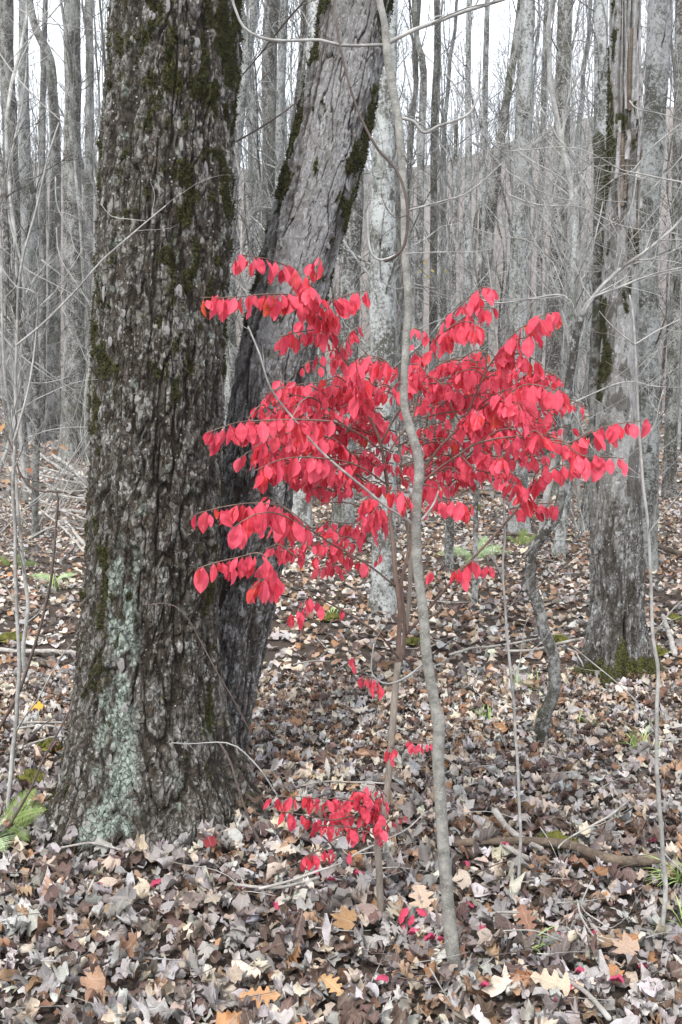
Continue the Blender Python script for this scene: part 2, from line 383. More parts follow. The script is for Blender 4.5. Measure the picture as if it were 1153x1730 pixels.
# soil only where leaves are real geometry near the path
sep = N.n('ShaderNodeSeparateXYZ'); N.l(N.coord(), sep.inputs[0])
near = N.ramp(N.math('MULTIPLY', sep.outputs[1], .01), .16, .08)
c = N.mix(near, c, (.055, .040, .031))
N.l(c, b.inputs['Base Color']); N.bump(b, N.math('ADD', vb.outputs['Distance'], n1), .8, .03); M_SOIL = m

# ------------------------------------------------------------------ SETTING: ground
gy = np.concatenate([np.arange(-8, 1, .5), np.arange(1, 8, .1), np.arange(8, 30, .4), np.arange(30, 321, 3.)])
gxn = 111; tt = np.linspace(-1, 1, gxn); V = []
for y in gy:
    hw = 6+max(0, y)*1.0
    xs = np.sign(tt)*np.abs(tt)**1.3*hw
    V.append(np.stack([xs, np.full(gxn, y), terrain(xs, np.full(gxn, y))], -1))
V = np.vstack(V); n = len(gy)
i = (np.arange(n-1)[:, None]*gxn+np.arange(gxn-1)[None]).ravel()
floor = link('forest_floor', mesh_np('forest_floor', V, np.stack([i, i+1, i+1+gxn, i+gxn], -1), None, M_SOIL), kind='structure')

# ------------------------------------------------------------------ leaf prototypes
def strip_leaf(prof, n=9, cols=3):
    """prof(t)->half width for t in 0..1, unit length; columns across the midrib"""
    t = np.linspace(0, 1, n); V = []; UV = []
    for k, tk in enumerate(t):
        w = prof(tk, k)
        for c_ in range(cols):
            s = -1+2*c_/(cols-1); V.append((s*w, tk-.5, 0)); UV.append((.5+s*w, tk))
    Q = []
    for k in range(n-1):
        for c_ in range(cols-1):
            a = k*cols+c_; Q.append((a, a+1, a+1+cols, a+cols))
    return np.array(V, float), np.array(Q), np.zeros((0, 3), int), np.array(UV)
def polar_leaf(half):
    A = [(a, r) for a, r in half]+[(360-a, r) for a, r in half[-2:0:-1]]
    n = len(A); ang = np.radians([90-a for a, r in A]); rr = np.array([r for a, r in A])*.58
    out = np.stack([rr*np.cos(ang), rr*np.sin(ang), 0*rr], -1); inn = out*.5
    V = np.vstack([[0, 0, 0], inn, out]); k = np.arange(n); k2 = (k+1) % n
    T = np.stack([0*k, 1+k2, 1+k], -1); Q = np.stack([1+k, 1+k2, 1+n+k2, 1+n+k], -1)
    return V, Q[:, ::-1], T[:, ::-1], V[:, :2]+.5
MAPLE = [(0, 1.), (9, .78), (17, .76), (24, .55), (36, .75), (45, .93), (54, .72), (64, .68), (74, .52), (92, .66), (112, .5), (135, .42), (165, .36), (180, .12)]
OAKW = [.015, .03, .10, .17, .08, .09, .24, .27, .12, .14, .34, .36, .15, .18, .33, .30, .12, .16, .20, .12, .02]
def curl(V, g, amt):
    V = V.copy(); a = g.uniform(0, np.pi); ca, sa = math.cos(a), math.sin(a)
    s = V[:, 0]*ca+V[:, 1]*sa; q = -V[:, 0]*sa+V[:, 1]*ca
    rho = g.uniform(.22, .6)/amt
    s2 = rho*np.sin(s/rho); z = rho*(1-np.cos(s/rho))
    z = z+g.uniform(-.35, .35)*amt*q*np.abs(q)*2
    x = s2*ca-q*sa; y = s2*sa+q*ca
    d = np.linalg.norm(V[:, :2], axis=1)
    z = z+amt*.13*vnoise(V[:, 0]*6+g.uniform(0, 99), V[:, 1]*6, 0, 3)*(.3+d*1.6)+amt*.022*g.normal(size=len(V))*(d > .2)
    return np.stack([x, y, z*g.choice([1, 1, -1])], -1)
def oak(): return strip_leaf(lambda t, k: OAKW[k]*.95, 21)
def ovate(n=6): return strip_leaf(lambda t, k: .30*math.sin(math.pi*t**.8)**.8+.004, n)
g0 = np.random.default_rng(5); NEAR, MID, FARL = [], [], []
for k in range(26):
    base = polar_leaf(MAPLE) if k % 5 < 2 else (oak() if k % 5 == 2 else ovate(8))
    am = g0.choice([.8, 1.3, 1.7, 2.1, 2.5]); NEAR.append((curl(base[0], g0, am), base[1], base[2], base[3]))
for k in range(12):
    base = strip_leaf(lambda t, kk: [.06, .42, .22, .30, .03][kk]*(1 if k % 2 else .8), 5); MID.append((curl(base[0], g0, g0.choice([.7, 1.1])), base[1], base[2], base[3]))
for k in range(6):
    base = strip_leaf(lambda t, kk: [.15, .42, .1][kk], 3); FARL.append((curl(base[0], g0, .8), base[1], base[2], base[3]))
def rotmats(g, n, tilt):
    yaw = g.uniform(0, 2*np.pi, n); ax = g.uniform(0, 2*np.pi, n); tl = np.abs(g.normal(0, tilt, n)).clip(0, 1.45)
    k = np.stack([np.cos(ax), np.sin(ax), 0*ax], -1); K = np.zeros((n, 3, 3))
    K[:, 0, 1] = -k[:, 2]; K[:, 0, 2] = k[:, 1]; K[:, 1, 0] = k[:, 2]; K[:, 1, 2] = -k[:, 0]; K[:, 2, 0] = -k[:, 1]; K[:, 2, 1] = k[:, 0]
    s, c_ = np.sin(tl)[:, None, None], np.cos(tl)[:, None, None]
    R = np.eye(3)[None]+s*K+(1-c_)*(K@K)
    Z = np.zeros((n, 3, 3)); Z[:, 0, 0] = np.cos(yaw); Z[:, 0, 1] = -np.sin(yaw); Z[:, 1, 0] = np.sin(yaw); Z[:, 1, 1] = np.cos(yaw); Z[:, 2, 2] = 1
    return R@Z
def scatter(protos, which, R, S, L, col):
    """join many copies of prototypes into one vertex set"""
    Vs, Qs, Ts, Us, Cs = [], [], [], [], []; o = 0
    for k, (V, Q, T, U) in enumerate(protos):
        id_ = np.where(which == k)[0]
        if not len(id_): continue
        W = np.einsum('nij,vj->nvi', R[id_], V)*S[id_][:, None, None]+L[id_][:, None, :]
        m_ = len(id_); nv = len(V); off = (o+np.arange(m_)*nv)[:, None, None]
        Vs.append(W.reshape(-1, 3)); Us.append(np.tile(U, (m_, 1))); Cs.append(np.repeat(col[id_], nv, 0))
        if len(Q): Qs.append((Q[None]+off).reshape(-1, 4))
        if len(T): Ts.append((T[None]+off).reshape(-1, 3))
        o += m_*nv
    return np.vstack(Vs), (np.vstack(Qs) if Qs else None), (np.vstack(Ts) if Ts else None), np.vstack(Us), np.vstack(Cs)
TONES = np.array([(.37, .35, .345), (.27, .25, .245), (.50, .48, .465), (.52, .44, .36), (.64, .57, .48), (.36, .235, .155), (.22, .125, .08), (.12, .08, .065), (.15, .095, .085), (.38, .20, .10), (.19, .16, .15)])
PW_NEAR = np.array([20, 13, 14, 10, 6, 6, 7, 9, 7, 1.2, 7.]); PW_FAR = np.array([10, 7, 12, 18, 14, 15, 9, 6, 4, 3, 3.])
def tones(g, n, y):
    f = sst(y, 3., 6.)[:, None]; P = PW_NEAR/PW_NEAR.sum()*(1-f)+PW_FAR/PW_FAR.sum()*f
    cs = np.cumsum(P, 1); k = (g.random(n)[:, None] > cs).sum(1).clip(0, len(TONES)-1)
    return TONES[k]*g.uniform(.76, 1.26, (n, 1))*(1+g.normal(0, .03, (n, 3)))
def litter_pts(g, y0, y1, dens, margin):
    A = (.36*y1+margin)*2*(y1-y0); n_ = int(A*dens); y = g.uniform(y0, y1, n_); x = g.uniform(-1, 1, n_)*(.36*y1+margin)
    k = np.abs(x) < .36*y+margin; return x[k], y[k]
g = np.random.default_rng(21); MT_BASE = at(257, 1430, 3.5)
x, y = litter_pts(g, 1.6, 5.2, 570, .35); n = len(x)
S = g.choice([.048, .06, .072, .095], n, p=[.28, .36, .25, .11])*g.uniform(.85, 1.15, n)*(1.16-.16*sst(y, 2.6, 4.6))
L = np.stack([x, y, terrain(x, y)+.012+g.uniform(0, .050, n)+.012*vnoise(x*5, y*5, 0, 4)], -1)
for cx_, cy_, rr_ in ((float(MT_BASE[0]), 3.5, .44), (float(MT_BASE[0])+.28, 3.65, .3)):
    dd_ = np.abs(np.hypot(x-cx_, y-cy_)-rr_); L[:, 2] += .018*np.exp(-(dd_/.09)**2)*g.random(n)
R = rotmats(g, n, .40); which = g.integers(0, len(NEAR), n); col = tones(g, n, y)
x2, y2 = litter_pts(g, 1.6, 5.4, 1350, .4); n2_ = len(x2); L2 = np.stack([x2, y2, terrain(x2, y2)+g.uniform(0, .036, n2_)], -1)
V_, Q_, T_, U_, C_ = scatter(MID, g.integers(0, len(MID), n2_), rotmats(g, n2_, .5), g.uniform(.024, .052, n2_), L2, tones(g, n2_, y2)*.92)
x3 = g.uniform(-4.2, 4.2, 9000); y3 = g.uniform(-.5, 5.4, 9000); kk = (np.abs(x3) > .36*y3+.45); x3, y3 = x3[kk], y3[kk]; m3 = len(x3)
E_ = scatter(MID, g.integers(0, len(MID), m3), rotmats(g, m3, .45), g.uniform(.05, .10, m3), np.stack([x3, y3, terrain(x3, y3)+g.uniform(0, .03, m3)], -1), tones(g, m3, y3))
link('leaf_litter', mesh_np('leaf_litter_side', E_[0], E_[1], E_[2], M_DEADA, uv=E_[3], col=E_[4]), floor, kind='stuff')
link('leaf_litter', mesh_np('leaf_litter_small', V_, Q_, T_, M_DEADA, uv=U_, col=C_), floor, kind='stuff')
# largest-looking uncovered leaves become objects of their own
inview = (np.abs(x)/y < .345) & (y > 2.33) & (y < 3.6)
score = np.where(inview, S/y*(.6+.4*(L[:, 2]-terrain(x, y))/.05), 0)
top = np.argsort(-score)[:270]; mask = np.ones(n, bool); mask[top] = False
V_, Q_, T_, U_, C_ = scatter(NEAR, which[mask], R[mask], S[mask], L[mask], col[mask])
link('leaf_litter', mesh_np('leaf_litter', V_, Q_, T_, M_DEADA, uv=U_, col=C_), floor, kind='stuff')
NEARME = [mesh_np('fallen_leaf', p[0], p[1], p[2], M_DEADO, uv=p[3]) for p in NEAR]
def leafobj(me, parent, R3, s, loc, color, name='fallen_leaf', label=None):
    o = bpy.data.objects.new(name, me); C.objects.link(o); o.parent = parent
    mt = Matrix([[float(R3[a][b_]) for b_ in range(3)] for a in range(3)]).to_4x4()
    o.matrix_local = Matrix.Translation(Vector([float(q) for q in loc])-parent.location) @ mt @ Matrix.Scale(float(s), 4)
    o.color = (*[float(q) for q in color], 1)
    if label: o['label'] = label
    return o
for k in top:
    leafobj(NEARME[which[k]], floor, R[k], S[k], L[k]+[0, 0, .006], col[k])
x, y = litter_pts(g, 5.2, 13, 300, 1.3); n = len(x)
S = g.uniform(.045, .10, n); L = np.stack([x, y, terrain(x, y)+g.uniform(0, .04, n)], -1)
V_, Q_, T_, U_, C_ = scatter(MID, g.integers(0, len(MID), n), rotmats(g, n, .45), S, L, tones(g, n, y))
link('leaf_litter', mesh_np('leaf_litter_mid', V_, Q_, T_, M_DEADA, uv=U_, col=C_), floor, kind='stuff')
x, y = litter_pts(g, 13, 40, 34, 2); k = g.random(len(x)) < (18/np.maximum(y, 18)); x, y = x[k], y[k]; n = len(x)
S = g.uniform(.09, .17, n)*(1+.01*y); L = np.stack([x, y, terrain(x, y)+g.uniform(0, .05, n)], -1)
V_, Q_, T_, U_, C_ = scatter(FARL, g.integers(0, len(FARL), n), rotmats(g, n, .5), S, L, tones(g, n, y))
link('leaf_litter', mesh_np('leaf_litter_far', V_, Q_, T_, M_DEADA, uv=U_, col=C_), floor, kind='stuff')

tick('great')
# ------------------------------------------------------------------ THE GREAT TREE
class Trunk:
    def __init__(s, st, smooth=5):
        z, cx, cy, r = [], [], [], []
        for (py, xl, xr, Y) in st:
            a, b_ = at(xl, py, Y), at(xr, py, Y); c_ = (a+b_)/2
            z.append(c_[2]); cx.append(c_[0]); cy.append(c_[1]); r.append(np.linalg.norm(a-b_)/2)
        o = np.argsort(z); s.z = np.array(z)[o]; s.cx = np.array(cx)[o]; s.cy = np.array(cy)[o]; s.r = np.array(r)[o]
        # smooth by resampling
        zz = np.linspace(s.z[0], s.z[-1], 80); K = np.ones(smooth)/smooth
        def sm(a):
            v_ = np.interp(zz, s.z, a); p = np.pad(v_, smooth//2, mode='reflect', reflect_type='odd'); return np.convolve(p, K, 'valid')
        s.cx, s.cy, s.r = sm(s.cx), sm(s.cy), sm(s.r); s.z = zz
    def get(s, z): return np.interp(z, s.z, s.cx), np.interp(z, s.z, s.cy), np.interp(z, s.z, s.r)
def theta_grid(nf, nb):
    """more columns on the side seen (towards -Y) than behind"""
    a = np.linspace(-np.pi/2-1.9, -np.pi/2+1.9, nf, endpoint=False); b_ = np.linspace(-np.pi/2+1.9, 1.5*np.pi-1.9, nb, endpoint=False)
    return np.concatenate([a, b_])
def bark(U, Z, circ, seed, big=(.07, .6), small=(.02, .045), dep=(.013, .004), thin=0.0):
    """long interlaced furrows with ragged, terraced flakes on the ridges between them"""
    w = .5*fbm(U*9, Z*4, 0, 3, seed); u = U+.02*w; z = Z+.03*fbm(U*12, Z*8, 0, 3, seed+9)
    n1 = vnoise(u/big[0]*1.0+.35*w, z/big[1], 0, seed+11)+.35*vnoise(u/big[0]*2.3, z/big[1]*2.2, 0, seed+12)+.08*fbm(U*70, Z*50, 0, 2, seed+31)
    n2 = vnoise(u/big[0]*2.1+7, z/big[1]*2.0, 0, seed+13)+.4*vnoise(u/big[0]*4.6, z/big[1]*5, 0, seed+14)+.12*fbm(U*90, Z*60, 0, 2, seed+32)
    f_a = sst(np.abs(n1), .01, .24-.19*thin); f_b = sst(np.abs(n2), .005, .20-.15*thin)
    ridge = f_a*(.40+.60*f_b)
    # terraces: contour steps of a ragged vertically drawn noise
    t1 = fbm(u/small[0]*.62, z/small[1]*.55, 0, 5, seed+50)*5.2+40; l1 = np.floor(t1); q1 = t1-l1
    t2 = fbm(u/small[0]*1.3+9, z/small[1]*1.5, 0, 4, seed+55)*3.2+40; l2 = np.floor(t2); q2 = t2-l2
    id1 = hsh(l1, np.floor(u/.05+.3*w), np.floor(z/.16+.3*w), l1*0+seed); id2 = hsh(l2, np.floor(u/.03+w), np.floor(z/.06+w), l2*0+seed+1)
    edge = np.minimum(sst(q1, 0, .10), 1-sst(q1, .93, 1))*np.minimum(sst(q2, 0, .14), 1)
    h = dep[0]*(ridge-.6)+dep[1]*(1-.75*thin)*ridge*((l1-40)*.55+.35*q1+(l2-40)*.5+.8*(id2-.5))+dep[1]*.5*(edge-1)+dep[0]*.35*vnoise(u/big[0]*.9, z/.35, 0, seed+60)+.0022*(1-.6*thin)*fbm(U*95, Z*60, 0, 3, seed+3)
    crack = np.clip((1-f_a)+.75*(1-f_b)*(1-.25*thin)+(1-edge)*.45*(1-.6*thin), 0, 1)
    cell = .45*id1+.33*id2+.22*(.5+.9*vnoise(u*6, z*3, 0, seed+70))
    return h, crack, np.clip((cell-.5)*1.5+.5, 0, 1)
def trunk_mesh(name, T, th, zs, seed, mat, bigs, flare=None, mossf=None, lichf=None, dep=(.013, .004), crackf=None, extra=None, thinf=None):
    nu, nz = len(th), len(zs); cx, cy, r = T.get(zs)
    TH_, ZZ = np.meshgrid(th, zs); R_ = np.repeat(r[:, None], nu, 1); CX = cx[:, None]; CY = cy[:, None]
    rm = float(np.median(r)); circ = 2*np.pi*rm
    U = ((TH_-np.pi/2) % (2*np.pi))*rm
    h, crack, cell = bark(U, ZZ, circ, seed, bigs[0], bigs[1], dep, thinf(TH_, ZZ) if thinf else 0.)
    if extra: h, crack, cell = extra(TH_, ZZ, h, crack, cell)
    # close the seam of the noise
    lob = flare(TH_, ZZ) if flare else 0
    Rt = R_*(1+lob)+h+.012*vnoise(np.cos(TH_)*1.5, np.sin(TH_)*1.5, ZZ*1.3, seed)
    V = np.stack([CX+Rt*np.cos(TH_), CY+Rt*np.sin(TH_), ZZ], -1).reshape(-1, 3)
    i = (np.arange(nz-1)[:, None]*nu+np.arange(nu)[None]).ravel(); j = (np.arange(nz-1)[:, None]*nu+(np.arange(nu)[None]+1) % nu).ravel()
    moss = mossf(TH_, ZZ, U) if mossf else 0*ZZ; lich = lichf(TH_, ZZ, U) if lichf else 0*ZZ
    me = mesh_np(name, V, np.stack([i, j, j+nu, i+nu], -1), None, mat, attrs=dict(crack=crack, cell=cell, moss=moss, lich=lich), smooth=False)
    nrm = np.stack([np.cos(TH_), np.sin(TH_), 0*TH_], -1).reshape(-1, 3)
    return me, V, nrm, moss.ravel(), cell.ravel(), crack.ravel()

MT = Trunk([(-2600, 215, 380, 3.7), (-900, 225, 405, 3.62), (0, 193, 402, 3.55), (250, 178, 390, 3.53), (500, 165, 383, 3.5), (800, 155, 372, 3.5), (1000, 145, 362, 3.5), (1150, 130, 365, 3.5), (1300, 108, 398, 3.5), (1380, 78, 430, 3.5), (1430, 48, 455, 3.5), (1500, 50, 462, 3.5), (1580, 40, 480, 3.5)], 3)
MT2 = MT  # alias for readability below
mzt = float(at(300, -60, 3.55)[2]); zs = np.concatenate([np.arange(-.12, mzt, .0060), np.arange(mzt, MT.z[-1], .06)])
def flare_main(TH_, Z):
    k = np.exp(-np.clip(Z, 0, 9)/.22)
    return k*(.10*np.cos(3*TH_+.6)+.07*np.cos(5*TH_-1.2)+.035*np.cos(9*TH_))+.02*np.cos(4*TH_+1.)*(1-k)
def moss_main(TH_, Z, U):
    m1 = fbm(U*34, Z*14, 0, 4, 71); m2 = fbm(U*6, Z*2.5, 0, 3, 72); edge = np.abs(np.cos(TH_))
    w = .26*sst(Z, 1.0, 2.6)+.05; w = w+.13*sst(edge, .6, .97)*sst(Z, .8, 2.)+.12*np.exp(-((np.cos(TH_)+.55)/.12)**2)*sst(Z, 1.6, 2.6)
    w = w+.5*np.exp(-((Z-.08)/.12)**2)*sst(vnoise(U*5, Z*4, 0, 4), .1, .5)
    return sst(m1*.95+m2*.6+w-.46, -.02, .22)
def lich_main(TH_, Z, U):
    x_ = np.cos(TH_); c0 = -.16-.05*(1.1-Z); d = np.abs(x_-c0+.08*vnoise(Z*5, 3, 0, 8))
    a = (1-sst(d, .12, .34))*(1-sst(Z, .80, 1.2))*sst(-np.sin(TH_), .2, .6)
    a = a*sst(fbm(U*30, Z*16, 0, 4, 33)+.5*fbm(U*9, Z*5, 0, 2, 36)+a*.5, .12, .5)
    b_ = sst(fbm(U*26, Z*20, 0, 3, 34), .42, .6)*.55
    return np.clip(a*1.1+b_, 0, 1)
basem = (float(MT.get(0)[0]), float(MT.get(0)[1]), 0.0)
maple = empty('maple_tree', basem, 'huge double-trunked maple with mossy furrowed bark and a pale green lichen streak', 'tree')
th = theta_grid(330, 60)
me, BV, BN, BM, BC, BK = trunk_mesh('trunk', MT, th, zs, 100, M_MAPLE, ((.042, .22), (.018, .027)), flare_main, moss_main, lich_main, (.016, .0046))
link('trunk', me, maple)
LT = Trunk([(-3000, 1030, 1110, 4.6), (-1200, 800, 900, 4.3), (-400, 620, 735, 4.1), (0, 546, 658, 4.0), (150, 515, 640, 3.96), (300, 480, 606, 3.92), (440, 440, 562, 3.9), (600, 405, 526, 3.88), (800, 368, 497, 3.86), (950, 345, 478, 3.84), (1100, 326, 446, 3.8), (1200, 312, 425, 3.76), (1330, 290, 410, 3.7), (1480, 280, 400, 3.65)], 3)
lzt = float(at(600, -60, 4.0)[2]); zs2 = np.concatenate([np.arange(-.1, lzt, .0068), np.arange(lzt, LT.z[-1], .08)])
def moss_lean(TH_, Z, U):
    m1 = fbm(U*30, Z*14, 0, 4, 81)+.3*fbm(U*8, Z*3, 0, 2, 82); x_ = np.cos(TH_)
    w = .75*sst(-x_, .55, .95)*sst(Z, 1.4, 2.2)+.62*sst(x_, .62, .95)*sst(Z, 1.4, 2.2)+.6*np.exp(-((Z-2.42-.05*x_)/.05)**2)+.5*sst(Z, 2.95, 3.15)
    return sst(m1+w-.62, 0, .25)
def thin_lean(TH_, Z): return sst(Z, 1.4, 1.9)*(1-sst(np.abs(np.cos(TH_)-.02+.12*vnoise(Z*3, 1, 0, 5)), .45, .68))*sst(-np.sin(TH_), .2, .5)
def lean_extra(TH_, Z, h, crack, cell):
    f = thin_lean(TH_, Z); return h, crack, cell*(1-f)+f*(.52+.42*cell)
me, LV, LN, LM, LC_, LK = trunk_mesh('leaning_trunk', LT, theta_grid(210, 36), zs2, 200, M_LEAN, ((.044, .34), (.018, .030)), None, moss_lean, None, (.014, .004), extra=lean_extra, thinf=thin_lean)
link('leaning_trunk', me, maple, label='leaning second trunk with smooth grey bark and mossy edges')
# loose plates on both trunks
g = np.random.default_rng(31)
def plate_proto(g):
    w, h_ = 1., g.uniform(1.3, 2.2); n = 5; P = []; ang = np.linspace(0, 2*np.pi, 9, endpoint=False)+.2
    rr = g.uniform(.55, 1.25, 9); O = np.stack([rr*np.cos(ang)*w*.5, rr*np.sin(ang)*h_*.5, 0*ang], -1)
    O[:, 2] = .02-.10*O[:, 1]/h_*2; T_ = O+[0, 0, .13]; T_[:, :2] *= .93
    Vp = np.vstack([O, T_, [[0, 0, .16]]]); k = np.arange(9); k2 = (k+1) % 9
    return Vp, np.stack([k, k2, 9+k2, 9+k], -1), np.stack([9+k, 9+k2, 0*k+18], -1)
PL = [mesh_np('bark_plate', *plate_proto(g), M_PLATE, smooth=False) for _ in range(8)]
def put_plates(V, Nn, cell, crack, moss, n, parent, zr, thresh):
    cand = np.where((cell > thresh) & (crack < .2) & (moss < .2) & (V[:, 2] > zr[0]) & (V[:, 2] < zr[1]) & (Nn[:, 1] < .1))[0]
    pick = g.choice(cand, n, replace=False)
    for k in pick:
        nn = Nn[k]; zz = np.array([0, 0, 1.]); xx = np.cross(zz, nn); tilt = g.normal(0, .12)
        zz2 = zz*math.cos(tilt)+xx*math.sin(tilt); xx2 = np.cross(zz2, nn)
        o = bpy.data.objects.new('bark_plate', PL[g.integers(8)]); C.objects.link(o); o.parent = parent
        mt = Matrix(((xx2[0], zz2[0], nn[0]), (xx2[1], zz2[1], nn[1]), (xx2[2], zz2[2], nn[2]))).to_4x4()
        o.matrix_local = Matrix.Translation(Vector(V[k]-nn*.002)-parent.location) @ mt @ Matrix.Scale(g.uniform(.014, .028), 4) @ Matrix.Scale(.45, 4, (0, 0, 1))
put_plates(BV, BN, BC, BK, BM, 60, maple, (.15, mzt), .55)
put_plates(LV, LN, LC_, LK, LM, 24, maple, (.3, lzt), .55)
# moss tufts as fuzz
def tuft_mass(V, Nn, moss, n, zmax, lim=.6, size=.009):
    cand = np.where((moss > lim) & (V[:, 2] < zmax) & (Nn[:, 1] < .5))[0]; k = g.choice(cand, n)
    P = V[k]+g.normal(0, .003, (n, 3)); d = Nn[k]*.8+g.normal(0, .55, (n, 3)); d[:, 2] += .1; d /= np.linalg.norm(d, axis=1, keepdims=True)
    s = size*g.uniform(.5, 1.5, (n, 1)); a = np.cross(d, [0, 0, 1]); a /= np.linalg.norm(a, axis=1, keepdims=True)+1e-6; b_ = np.cross(d, a)
    Vt = np.stack([P+a*s*.35-d*s*.2, P-a*s*.2+b_*s*.3-d*s*.2, P-a*s*.2-b_*s*.3-d*s*.2, P+d*s], 1).reshape(-1, 3)
    o = np.arange(n)[:, None, None]*4; T_ = (np.array([[0, 1, 3], [1, 2, 3], [2, 0, 3]])[None]+o).reshape(-1, 3); return Vt, T_
Vt, Tt = tuft_mass(BV, BN, BM, 34000, mzt, size=.0075); link('moss', mesh_np('moss', Vt, None, Tt, M_MOSSD, smooth=False), maple, kind='stuff')
Vt, Tt = tuft_mass(LV, LN, LM, 16000, lzt); link('moss', mesh_np('moss', Vt, None, Tt, M_MOSSD, smooth=False), maple, kind='stuff')

tick('right')
# ------------------------------------------------------------------ right-hand near trees
def near_tree(name, label, st, Ybase, mat, seed, nu=(120, 30), dz=.014, bigs=((.035, .3), (.014, .03)), dep=(.004, .0015), flare=None, mossf=None, extra=None, top=None):
    T = Trunk([(a, b_, c_, Ybase) for a, b_, c_ in st], 3)
    z0 = terrain(T.get(T.z[0]+.2)[0], Ybase)-.1; zt = float(at(600, -60, Ybase)[2])
    zz = np.concatenate([np.arange(max(T.z[0], z0), min(zt, T.z[-1]), dz), np.arange(min(zt, T.z[-1]), T.z[-1], .1)])
    e_ = empty(name, (float(T.get(zz[0])[0]), Ybase, float(z0+.1)), label, 'tree')
    me, V, Nn, Mo, Ce, Cr = trunk_mesh('trunk', T, theta_grid(*nu), zz, seed, mat, bigs, flare, mossf, None, dep, extra=extra)
    link('trunk', me, e_); return e_, T, (V, Nn, Mo, Ce, Cr)
gb = ground(1045, 1150); YR = float(gb[1])+.1
ZR0 = float(terrain(gb[0], gb[1]))
def fl_r(TH_, Z): return np.exp(-np.clip(Z-ZR0-.02, 0, 9)/.13)*(.30*np.cos(4*TH_+.9)+.20*np.cos(7*TH_+2)+.34)
def moss_r(TH_, Z, U):
    Z = Z-ZR0-.03
    m1 = fbm(U*14, Z*7, 0, 4, 91); x_ = np.cos(TH_)
    bl = sst(fbm(U*10, Z*3.5, 0, 4, 93), .12, .35)*.7
    w = 1.05*np.exp(-(np.clip(Z, 0, 9)/.12)**2)+.75*sst(-x_, .45, .85)*sst(Z, 1.2, 1.5)*(1-sst(Z, 3.1, 3.3))+bl*sst(Z, 1.5, 2)+.15
    return sst(m1+w-.72, 0, .3)
def blotch_r(TH_, Z):
    x_ = np.cos(TH_)+.25*fbm(TH_*3, Z*4, 0, 3, 95); f = sst(-np.sin(TH_), .1, .4); o = 0*Z
    for y_, xc, sx, sy in ((340, -.35, .45, 60), (400, -.6, .3, 60), (510, -.1, .42, 32), (440, .1, .2, 25), (640, .1, .3, 16), (690, -.3, .5, 30), (590, -.75, .3, 90), (800, .5, .25, 60), (760, -.8, .25, 60), (240, -.1, .5, 30), (290, .3, .3, 40)):
        zc = float(at(1045, y_, YR)[2]); o = np.maximum(o, np.exp(-((x_-xc)/sx)**2-((Z-zc)*F/YR/sy)**2))
    return f*o
def ex_r(TH_, Z, h, crack, cell):
    x_ = np.cos(TH_); f = sst(-np.sin(TH_), .2, .5)
    Z = Z-ZR0; smooth_ = sst(Z, .75, 1.25)                          # smooth beech bark above, cracked bark below
    bm = sst(blotch_r(TH_, Z)+.9*fbm(TH_*4, Z*16, 0, 4, 96), .40, .56); crack = crack*(1-smooth_*.93)+.75*bm; h = h+.004*bm
    h = h*(2.2-1.9*smooth_); cell = cell*(1-smooth_*.5)+smooth_*.36-.10*(1-smooth_)
    cav = np.exp(-((x_-.02)/.07)**2)*np.exp(-((Z-.27)/.075)**2)*f          # rot hole at the foot
    slit = np.exp(-((x_-.22)/.05)**2)*(1-sst(Z, .0, .22))*f+np.exp(-((x_+.1)/.05)**2)*(1-sst(Z, .0, .16))*f
    h = h-.07*cav-.05*slit; crack = np.clip(crack+cav*1.2+slit, 0, 1)
    # shredded strips higher up
    sh = sst(Z, 2.35, 2.6)*f*(1-sst(np.abs(x_-.15), .55, .85)); st_ = fbm(TH_*7, Z*1.6, 0, 4, 77)
    h = h+sh*(.018*np.sign(st_)*np.abs(st_)**.5+.008*fbm(TH_*25, Z*6, 0, 3, 78)); crack = np.clip(crack+sh*sst(-st_, .0, .2), 0, 1); cell = np.clip(cell+sh*.3*st_, 0, 1)
    h = h-.03*np.exp(-((x_-.2)/.06)**2)*np.exp(-((Z-2.32)/.12)**2)*f
    crack = np.clip(crack+np.exp(-((x_-.2)/.07)**2)*np.exp(-((Z-2.32)/.13)**2)*f, 0, 1)
    return h, crack, cell
rt, RT, RD = near_tree('beech_tree', 'pale smooth-barked tree with shredded upper bark, rot hole and mossy roots',
    [(-1500, 1045, 1075), (-300, 1034, 1080), (0, 1030, 1083), (200, 1027, 1081), (400, 1021, 1078), (600, 1016, 1077), (700, 1008, 1080), (800, 1003, 1083), (950, 1001, 1085), (1050, 1000, 1086), (1120, 996, 1090), (1200, 994, 1094)], YR, M_BEECHN, 300, (170, 30), .010, flare=fl_r, mossf=moss_r, extra=ex_r)
V_, Nn_, Mo_, _, _ = RD; Vt, Tt = tuft_mass(V_, Nn_, Mo_, 5000, .32, .62, .007); link('moss', mesh_np('moss', Vt, None, Tt, M_MOSS, smooth=False), rt, kind='stuff')
Vt, Tt = tuft_mass(V_*[1, 1, 1], Nn_, Mo_*(V_[:, 2] > .5), 5000, 4., .6, .009); link('moss', mesh_np('moss', Vt, None, Tt, M_MOSSD, smooth=False), rt, kind='stuff')
# broken mossy stem standing against its left side
Pb, Rb = line_px([(1012, 1010), (1008, 900), (1004, 700), (1012, 500), (1013, 330), (1013, 232)], YR+.17, (12, 10)); Pb[0][2] = max(Pb[0][2], 0)
V1 = limb(Pb, Rb, 12, .06, .012, 5); sn = solo('dead_stem', *V1, M_DARK, 'broken-off mossy stem standing against the left side of the shredded-bark tree', 'dead tree')
